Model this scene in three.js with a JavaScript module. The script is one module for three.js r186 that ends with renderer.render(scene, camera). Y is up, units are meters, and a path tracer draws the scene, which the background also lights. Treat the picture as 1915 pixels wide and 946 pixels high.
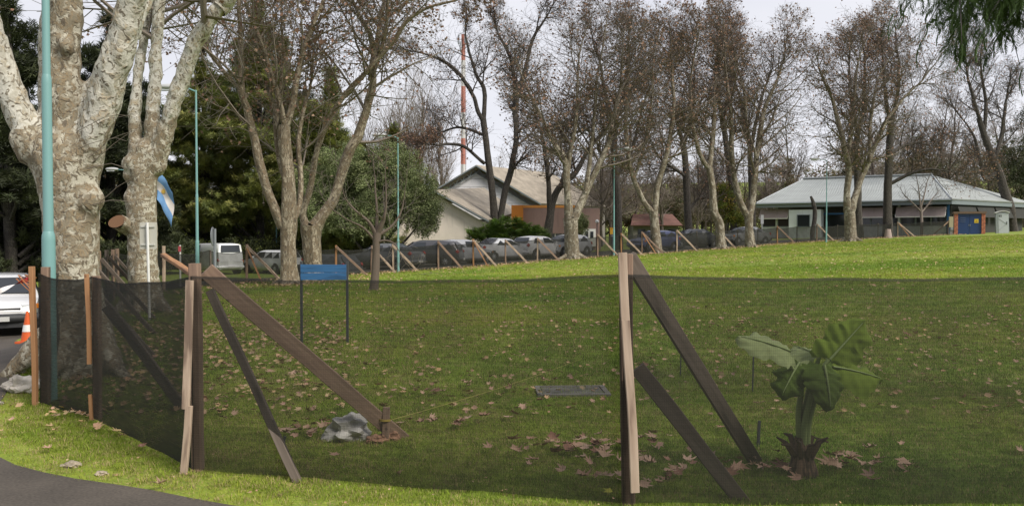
import * as THREE from 'three';
import { MarchingCubes } from 'three/addons/objects/MarchingCubes.js';
import { mergeGeometries } from 'three/addons/utils/BufferGeometryUtils.js';

// ---------------------------------------------------------------- camera, sky, sun, exposure
const scene = new THREE.Scene();
const camera = new THREE.PerspectiveCamera(34.36, 1024 / 505, 0.05, 2500);
camera.position.set(0, 1.6, 0);
camera.rotation.x = -Math.atan(33 / 1530);
scene.add(camera);

const renderer = new THREE.WebGLRenderer({ antialias: true });
renderer.toneMapping = THREE.LinearToneMapping;
renderer.toneMappingExposure = 2.08;
renderer.shadowMap.enabled = true;

function mulberry(a) {
  return () => { a |= 0; a = a + 0x6D2B79F5 | 0; let t = Math.imul(a ^ a >>> 15, 1 | a); t = t + Math.imul(t ^ t >>> 7, 61 | t) ^ t; return ((t ^ t >>> 14) >>> 0) / 4294967296; };
}
// periodic gradient noise, used for textures, terrain and lumps
const PERM = (() => { const r = mulberry(77), p = [...Array(256).keys()]; for (let i = 255; i > 0; i--) { const j = Math.floor(r() * (i + 1)); [p[i], p[j]] = [p[j], p[i]]; } return p.concat(p); })();
const fade = t => t * t * t * (t * (t * 6 - 15) + 10), mix = (a, b, t) => a + (b - a) * t;
const clamp = (v, a = 0, b = 1) => Math.min(b, Math.max(a, v));
const smooth = (a, b, v) => { const t = clamp((v - a) / (b - a)); return t * t * (3 - 2 * t); };
const GX = [1, -1, 1, -1, 1, -1, 1, -1, 0, 0, 0, 0, 1, 0, -1, 0], GY = [1, 1, -1, -1, 0, 0, 0, 0, 1, -1, 1, -1, 1, -1, 1, -1], GZ = [0, 0, 0, 0, 1, 1, -1, -1, 1, 1, -1, -1, 0, 1, 0, -1];
const P8 = Uint8Array.from(PERM);
function corner(a, b, c, x, y, z) { const h = P8[P8[P8[a] + b] + c] & 15; return GX[h] * x + GY[h] * y + GZ[h] * z; }
function noise3(x, y, z, per = 256, pery = per) {
  const X = Math.floor(x), Y = Math.floor(y), Z = Math.floor(z), fx = x - X, fy = y - Y, fz = z - Z, u = fade(fx), v = fade(fy), w = fade(fz);
  const x0 = (((X % per) + per) % per) & 255, x1 = ((((X + 1) % per) + per) % per) & 255, y0 = (((Y % pery) + pery) % pery) & 255, y1 = ((((Y + 1) % pery) + pery) % pery) & 255, z0 = Z & 255, z1 = (Z + 1) & 255;
  const a = corner(x0, y0, z0, fx, fy, fz), b = corner(x1, y0, z0, fx - 1, fy, fz), c = corner(x0, y1, z0, fx, fy - 1, fz), d = corner(x1, y1, z0, fx - 1, fy - 1, fz);
  const e = corner(x0, y0, z1, fx, fy, fz - 1), f = corner(x1, y0, z1, fx - 1, fy, fz - 1), g = corner(x0, y1, z1, fx, fy - 1, fz - 1), h = corner(x1, y1, z1, fx - 1, fy - 1, fz - 1);
  const k0 = a + (b - a) * u, k1 = c + (d - c) * u, k2 = e + (f - e) * u, k3 = g + (h - g) * u, m0 = k0 + (k1 - k0) * v, m1 = k2 + (k3 - k2) * v;
  return m0 + (m1 - m0) * w;
}
function fbm(x, y, oct, per, z = 0) { let s = 0, a = 0.5, f = 1; for (let i = 0; i < oct; i++) { s += a * noise3(x * f, y * f, z + i * 7.3, per * f); a *= 0.5; f *= 2; } return s; }

function fbm2(x, y, oct, px, py, z = 0) { let s = 0, a = 0.5, f = 1; for (let i = 0; i < oct; i++) { s += a * noise3(x * f, y * f, z + i * 7.3, px * f, py * f); a *= 0.5; f *= 2; } return s; }
const SUN_DIR = new THREE.Vector3(0.55, 0.70, 0.46).normalize();
{ // high thin overcast: pale lavender grey overhead, whiter low down, soft cloud banks
  const w = 1024, h = 512, data = new Float32Array(w * h * 4), d = new THREE.Vector3();
  for (let j = 0; j < h; j++) for (let i = 0; i < w; i++) {
    const el = ((j + 0.5) / h - 0.5) * Math.PI, az = ((i + 0.5) / w - 0.5) * 2 * Math.PI;
    d.set(Math.cos(el) * Math.cos(az), Math.sin(el), Math.cos(el) * Math.sin(az));
    const up = Math.max(0, d.y), c = 0.5 + 0.9 * fbm(d.x * 2.2 / (up + 0.35), d.z * 2.2 / (up + 0.35), 4, 256, 3.1);
    const k = smooth(0.25, 0.75, c), t = Math.pow(1 - up, 3);
    const r = mix(mix(0.325, 0.39, k), 0.455, t), g = mix(mix(0.335, 0.395, k), 0.46, t), b = mix(mix(0.385, 0.43, k), 0.485, t);
    const o = (j * w + i) * 4, low = d.y < -0.02 ? 0.25 : 1;
    data[o] = r * low; data[o + 1] = g * low; data[o + 2] = b * low; data[o + 3] = 1;
  }
  const sky = new THREE.DataTexture(data, w, h, THREE.RGBAFormat, THREE.FloatType);
  sky.mapping = THREE.EquirectangularReflectionMapping; sky.magFilter = sky.minFilter = THREE.LinearFilter; sky.needsUpdate = true;
  scene.background = sky; scene.environment = sky;
}
const sun = new THREE.DirectionalLight(new THREE.Color(1, 0.93, 0.84), 2.15);
sun.position.copy(SUN_DIR).multiplyScalar(120); sun.target.position.set(5, 0, -30);
sun.position.add(sun.target.position);
sun.castShadow = true; sun.shadow.radius = 42; sun.shadow.mapSize.set(2048, 2048);
Object.assign(sun.shadow.camera, { left: -90, right: 90, top: 90, bottom: -90, near: 1, far: 320 });
scene.add(sun, sun.target);
// ---------------------------------------------------------------- helpers
const R = mulberry(20240611), V3 = (x, y, z) => new THREE.Vector3(x, y, z);
const rr = (a, b) => a + (b - a) * R();
const taken = {};
function numbered(n) { const k = taken[n] = (taken[n] ?? -1) + 1; return k ? `${n}_${String(k).padStart(3, '0')}` : n; }
function tag(o, label, category, group, kind) {
  if (label) o.userData.label = label; if (category) o.userData.category = category;
  if (group) o.userData.group = group; if (kind) o.userData.kind = kind; return o;
}
function base(name, pos, turn = 0) { const g = new THREE.Group(); g.name = numbered(name); g.position.set(...pos); g.rotation.y = turn; scene.add(g); return g; }
function mesh(name, geo, mat, parent) {
  const m = new THREE.Mesh(geo, mat); m.castShadow = m.receiveShadow = true;
  m.name = parent ? name : numbered(name); (parent || scene).add(m); return m;
}
// height of the ground: level by the near fence, rising gently to the right further off
function ground(x, z) {
  const d = -z, s = smooth(6, 40, d), b = x > 0 ? 0.05 * x / (1 + 0.006 * x) : Math.max(-0.3, 0.04 * x);
  // the left side drops away to a lower road
  const xb = d < 24 ? -4.6 - 0.438 * (d - 7.8) : d < 31.5 ? mix(-11.6, -10.25, (d - 24) / 7.5) : d < 38 ? mix(-10.25, -8.2, (d - 31.5) / 6.5) : -8.2;
  const drop = (x < xb ? -0.85 * smooth(9, 19, d) * smooth(0.3, 1.9, xb - x) : 0);
  return b * s * (drop ? 1 - smooth(0, 1, -drop) : 1) + drop + (d > 90 ? Math.pow((d - 90) / 100, 2) * 1.2 : 0);
}
class Geo {
  constructor() { this.p = []; this.u = []; this.i = []; this.c = []; }
  v(x, y, z, u = 0, w = 0) { this.p.push(x, y, z); this.u.push(u, w); return this.p.length / 3 - 1; }
  tri(a, b, c) { this.i.push(a, b, c); return this; }
  // flat polygon, wound counter-clockwise seen from outside; uv in metres in its own plane
  poly(pts) {
    const o = pts[0], e = V3(...pts[1]).sub(V3(...o)).normalize(), n = V3(0, 0, 0), q = pts.map(p => V3(...p));
    for (let k = 1; k < q.length - 1; k++) n.add(q[k].clone().sub(q[0]).cross(q[k + 1].clone().sub(q[0])));
    n.normalize(); const f = n.clone().cross(e), ids = q.map(p => { const w = p.clone().sub(q[0]); return this.v(p.x, p.y, p.z, w.dot(e), w.dot(f)); });
    if (q.length <= 4) for (let k = 1; k < q.length - 1; k++) this.tri(ids[0], ids[k], ids[k + 1]);
    else { const flat = q.map(p => { const w = p.clone().sub(q[0]); return new THREE.Vector2(w.dot(e), w.dot(f)); }); for (const t of THREE.ShapeUtils.triangulateShape(flat, [])) this.tri(ids[t[0]], ids[t[1]], ids[t[2]]); }
    return this;
  }
  // slab: polygon given a thickness along its normal (inwards)
  slab(pts, t) {
    const q = pts.map(p => V3(...p)), n = V3(0, 0, 0);
    for (let k = 1; k < q.length - 1; k++) n.add(q[k].clone().sub(q[0]).cross(q[k + 1].clone().sub(q[0])));
    n.normalize().multiplyScalar(-t); const b = q.map(p => p.clone().add(n).toArray());
    this.poly(pts); this.poly([...b].reverse());
    for (let k = 0; k < pts.length; k++) { const l = (k + 1) % pts.length; this.poly([pts[l], pts[k], b[k], b[l]]); }
    return this;
  }
  box(cx, cy, cz, sx, sy, sz, turn = 0) {
    const c = Math.cos(turn), s = Math.sin(turn), P = (a, b, d) => [cx + (a * c + d * s) * 0.5, cy + b * 0.5, cz + (-a * s + d * c) * 0.5];
    const f = (a) => this.poly(a.map(k => P(sx * k[0], sy * k[1], sz * k[2])));
    f([[-1, -1, 1], [1, -1, 1], [1, 1, 1], [-1, 1, 1]]); f([[1, -1, -1], [-1, -1, -1], [-1, 1, -1], [1, 1, -1]]);
    f([[1, -1, 1], [1, -1, -1], [1, 1, -1], [1, 1, 1]]); f([[-1, -1, -1], [-1, -1, 1], [-1, 1, 1], [-1, 1, -1]]);
    f([[-1, 1, 1], [1, 1, 1], [1, 1, -1], [-1, 1, -1]]); f([[-1, -1, -1], [1, -1, -1], [1, -1, 1], [-1, -1, 1]]);
    return this;
  }
  // sawn timber from a to b: chamfered section w x t, a little uneven along its length
  beam(a, b, w, t, seed = 1, hint = [0, 0, 1], wob = 0.004) {
    const A = V3(...a), B = V3(...b), d = B.clone().sub(A), L = d.length(); d.normalize();
    const s = V3(...hint).cross(d).normalize(), n = d.clone().cross(s), N = Math.max(2, Math.ceil(L / 0.18)), c = Math.min(w, t) * 0.12, hw = w / 2, ht = t / 2;
    const sec = [[hw, -ht + c], [hw, ht - c], [hw - c, ht], [-hw + c, ht], [-hw, ht - c], [-hw, -ht + c], [-hw + c, -ht], [hw - c, -ht]];
    const ring = k => { const q = A.clone().addScaledVector(d, L * k / N), e = wob * 2; q.addScaledVector(s, e * noise3(k * 0.21, seed * 1.37, 1)); q.addScaledVector(n, e * noise3(k * 0.21, seed * 1.37, 5)); const sc = 1 + 0.06 * noise3(k * 0.6, seed * 1.37, 9);
      return sec.map(z => q.clone().addScaledVector(s, z[0] * sc).addScaledVector(n, z[1] * sc)); };
    const rings = []; for (let k = 0; k <= N; k++) rings.push(ring(k));
    let u = seed * 0.37; for (let j = 0; j < 8; j++) { const l = (j + 1) % 8, du = rings[0][j].distanceTo(rings[0][l]);
      for (let k = 0; k < N; k++) { const y0 = L * k / N + seed, y1 = L * (k + 1) / N + seed, [p, q, r2, s2] = [rings[k][j], rings[k][l], rings[k + 1][l], rings[k + 1][j]];
        const i0 = this.v(p.x, p.y, p.z, u, y0), i1 = this.v(q.x, q.y, q.z, u + du, y0), i2 = this.v(r2.x, r2.y, r2.z, u + du, y1), i3 = this.v(s2.x, s2.y, s2.z, u, y1); this.tri(i0, i1, i2).tri(i0, i2, i3); } u += du; }
    this.poly(rings[N].map(p => p.toArray())); this.poly(rings[0].map(p => p.toArray()).reverse());
    return this;
  }
  // round tube through points with a radius each
  tube(pts, rad, sides = 6, lump = 0, seed = 0) {
    const n = pts.length; let ref = V3(0.31, 0.12, 0.94), prev = null, len = 0; const first = this.p.length / 3, t = V3(0, 0, 0);
    for (let k = 0; k < n; k++) {
      t.subVectors(pts[Math.min(n - 1, k + 1)], pts[Math.max(0, k - 1)]).normalize();
      const s = ref.clone().addScaledVector(t, -ref.dot(t)); if (s.lengthSq() < 1e-4) s.set(1, 0, 0).addScaledVector(t, -t.x); s.normalize(); ref = s; const q = t.clone().cross(s);
      if (k) len += pts[k].distanceTo(pts[k - 1]);
      for (let j = 0; j <= sides; j++) { const a = j / sides * Math.PI * 2, c = Math.cos(a), e = Math.sin(a);
        const r = rad[k] * (lump ? 1 + lump * noise3(c * 1.3 + seed, len * 0.9 / Math.max(0.2, rad[0] * 3), e * 1.3 + seed) : 1);
        this.v(pts[k].x + (s.x * c + q.x * e) * r, pts[k].y + (s.y * c + q.y * e) * r, pts[k].z + (s.z * c + q.z * e) * r, a * Math.max(rad[0], 0.02) + seed, len + seed); }
    }
    const w = sides + 1; for (let k = 0; k < n - 1; k++) for (let j = 0; j < sides; j++) { const a = first + k * w + j; this.tri(a, a + 1, a + w + 1).tri(a, a + w + 1, a + w); }
    return this;
  }
  geo() {
    const g = new THREE.BufferGeometry(); g.setAttribute('position', new THREE.Float32BufferAttribute(this.p, 3)); g.setAttribute('uv', new THREE.Float32BufferAttribute(this.u, 2));
    if (this.c.length) g.setAttribute('color', new THREE.Float32BufferAttribute(this.c, 3));
    g.setIndex(this.i); g.computeVertexNormals(); return g;
  }
}
const add = (name, g, mat, parent) => mesh(name, g instanceof Geo ? g.geo() : g, mat, parent);
function lathe(pts, seg = 16) { return new THREE.LatheGeometry(pts.map(p => new THREE.Vector2(p[0], p[1])), seg); }

// ---------------------------------------------------------------- textures and materials
function texture(w, h, fn, metres = 1, colour = true) {
  const data = new Uint8Array(w * h * 4);
  for (let j = 0; j < h; j++) for (let i = 0; i < w; i++) { const c = fn(i / w, j / h), o = (j * w + i) * 4; data[o] = clamp(c[0]) * 255; data[o + 1] = clamp(c[1]) * 255; data[o + 2] = clamp(c[2]) * 255; data[o + 3] = 255; }
  const t = new THREE.DataTexture(data, w, h, THREE.RGBAFormat); t.wrapS = t.wrapT = THREE.RepeatWrapping; t.magFilter = THREE.LinearFilter; t.minFilter = THREE.LinearMipmapLinearFilter; t.generateMipmaps = true;
  if (colour) t.colorSpace = THREE.SRGBColorSpace; t.repeat.set(1 / metres, 1 / metres); t.needsUpdate = true; return t;
}
const srgb = v => v <= 0.0031308 ? v * 12.92 : 1.055 * Math.pow(v, 1 / 2.4) - 0.055;
const lin = (r, g, b) => [srgb(Math.max(0, r)), srgb(Math.max(0, g)), srgb(Math.max(0, b))];
const mix3 = (a, b, t) => [mix(a[0], b[0], t), mix(a[1], b[1], t), mix(a[2], b[2], t)];
const std = (o) => new THREE.MeshStandardMaterial({ roughness: 0.8, metalness: 0, ...o });
const rgb = (r, g, b) => new THREE.Color().setRGB(r, g, b);
const plain = (r, g, b, rough = 0.7, extra = {}) => std({ color: rgb(r, g, b), roughness: rough, ...extra });
const double = { side: THREE.DoubleSide };

// flaking plane-tree bark: olive grey skin, pale cream where plates have dropped, small dark old plates
function planeBark(w, pale, mid, dark, metres, bias) {
  // plates: domain-warped noise, longer than wide, with ragged edges; v has to tile, so both axes share a period
  const warp = (u, v) => { const wx = fbm(u * 12, v * 12, 3, 12, 9), wy = fbm(u * 12, v * 12, 3, 12, 21); return [u * 14 + wx * 0.9, v * 10 + wy * 0.9]; };
  const fields = (u, v) => { const [x, y] = warp(u, v); return [fbm2(x, y, 4, 14, 10, 2), fbm2(x * 2, y * 2, 4, 28, 20, 5), fbm2(u * 56, v * 40, 3, 56, 40, 12), fbm2(u * 4, v * 3, 3, 4, 3, 17)]; };
  const rusty = [mid[0] * 1.12, mid[1] * 0.94, mid[2] * 0.74];
  const col = (u, v) => {
    const [a, b, c, z] = fields(u, v), t = a + bias + z * 0.5;
    let k = mix3(mid, rusty, smooth(-0.12, 0.2, b)); k = mix3(k, mix3(mid, pale, 0.45), smooth(-0.02, 0.05, t + 0.06)); k = mix3(k, pale, smooth(0.09, 0.125, t)); k = mix3(k, mix3(mid, dark, 0.6), smooth(0.10, 0.15, b)); k = mix3(k, dark, smooth(0.22, 0.26, b) * 0.8);
    const g = 1 + 0.3 * c + 0.16 * b; return lin(k[0] * g, k[1] * g, k[2] * g);
  };
  const hgt = (u, v) => { const [a, b, c, z] = fields(u, v), t = a + bias + z * 0.5, q = 0.55 - 0.22 * smooth(-0.02, 0.05, t + 0.06) - 0.18 * smooth(0.09, 0.125, t) + 0.18 * smooth(0.1, 0.15, b) + c * 0.35; return [q, q, q]; };
  return std({ map: texture(w, w, col, metres), bumpMap: texture(w / 2, w / 2, hgt, metres, false), bumpScale: 0.014, roughness: 0.92 });
}
const M = {};
M.bark1 = planeBark(768, [0.42, 0.395, 0.315], [0.21, 0.18, 0.125], [0.105, 0.085, 0.06], 1.15, -0.05);
M.barkPale = planeBark(512, [0.50, 0.485, 0.42], [0.36, 0.335, 0.265], [0.11, 0.09, 0.065], 1.3, 0.09);
M.bark2 = planeBark(512, [0.30, 0.26, 0.19], [0.145, 0.118, 0.08], [0.06, 0.048, 0.034], 2.3, -0.05);
M.barkFar = planeBark(512, [0.32, 0.29, 0.23], [0.15, 0.13, 0.095], [0.065, 0.053, 0.04], 3.0, -0.04);
M.barkDark = (() => {
  const f = (u, v) => { const r = Math.abs(fbm(u * 16, v * 6, 4, 16, 4)), s = 0.5 + fbm(u * 4, v * 4, 3, 4, 8); const k = mix(0.022, 0.075, smooth(0.02, 0.2, r)) * (0.7 + 0.6 * s); return lin(k * 1.08, k * 0.95, k * 0.8); };
  return std({ map: texture(256, 256, f, 1), roughness: 0.95 });
})();
M.barkTwig = plain(0.185, 0.155, 0.125, 0.9); M.barkTwigDark = plain(0.085, 0.068, 0.056, 0.9); M.barkTwigPale = plain(0.2, 0.165, 0.14, 0.9);
function woodMat(a, b, dark, seed) {
  const f = (u, v) => {
    const g = fbm(u * 24, v * 3, 4, 24, seed), l = fbm(u * 4, v * 1, 3, 4, seed + 3), kx = (u * 5 % 1) - 0.5, ky = (v * 2 % 1) - 0.5, kn = Math.hypot(kx * 1.0, ky * 2.2);
    let k = mix3(a, b, clamp(0.5 + g * 1.3)); k = mix3(k, dark, smooth(0.08, 0.36, l + g * 0.7) * 0.75); k = mix3(k, dark, smooth(0.07, 0.04, kn) * (noise3(Math.floor(u * 5) * 3.3, Math.floor(v * 2) * 5.1 + 0.5, seed, 255) > 0 ? 0.8 : 0));
    return lin(...k);
  };
  const h = (u, v) => { const g = 0.5 + fbm(u * 24, v * 3, 4, 24, seed); return [g, g, g]; };
  return std({ map: texture(512, 512, f, 1), bumpMap: texture(256, 256, h, 1, false), bumpScale: 0.004, roughness: 0.85 });
}
M.woodPale = woodMat([0.43, 0.335, 0.25], [0.31, 0.225, 0.16], [0.12, 0.082, 0.06], 3);
M.woodPink = woodMat([0.27, 0.185, 0.13], [0.19, 0.125, 0.088], [0.085, 0.057, 0.042], 7);
M.woodOrange = woodMat([0.36, 0.19, 0.085], [0.28, 0.14, 0.065], [0.13, 0.07, 0.04], 11);
M.woodGrey = woodMat([0.15, 0.12, 0.095], [0.10, 0.078, 0.06], [0.045, 0.035, 0.028], 15);
M.teal = std({ color: rgb(0.165, 0.325, 0.315), roughness: 0.45 });
M.white = plain(0.72, 0.72, 0.70, 0.5); M.offwhite = plain(0.55, 0.55, 0.50, 0.6); M.steel = plain(0.28, 0.3, 0.32, 0.45, { metalness: 0.5 });
M.black = plain(0.02, 0.02, 0.022, 0.6); M.darkSteel = plain(0.045, 0.05, 0.055, 0.55);
M.glass = std({ color: rgb(0.02, 0.024, 0.028), roughness: 0.08, metalness: 0 }); M.glass.envMapIntensity = 1;
// woven shade netting: fine ribs, bands of tighter weave, little holes between the threads
function netMat(lo, hi, seed) {
  const f = (u, v) => {
    const rib = 0.5 + 0.5 * Math.sin(u * Math.PI * 2 * 80), weft = 0.5 + 0.5 * Math.sin(v * Math.PI * 2 * 64);
    const band = fbm(u * 1, v * 26, 3, 1, seed), wide = fbm(u * 3, v * 3, 3, 3, seed + 4);
    const a = mix(lo, hi, clamp(0.42 + 0.22 * (rib - 0.5) + 0.16 * (weft - 0.5) + 0.7 * band + 0.5 * wide)); return [a, a, a];
  };
  const t = texture(768, 768, f, 1, false);
  return std({ color: rgb(0.010, 0.0105, 0.006), roughness: 0.95, alphaMap: t, transparent: true, side: THREE.DoubleSide, depthWrite: false });
}
M.net = netMat(0.50, 0.80, 2); M.netDense = netMat(0.84, 0.985, 5); M.netFar = netMat(0.60, 0.86, 8);
M.netHem = plain(0.03, 0.029, 0.025, 0.8, { side: THREE.DoubleSide, transparent: true, opacity: 0.45 });
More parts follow.
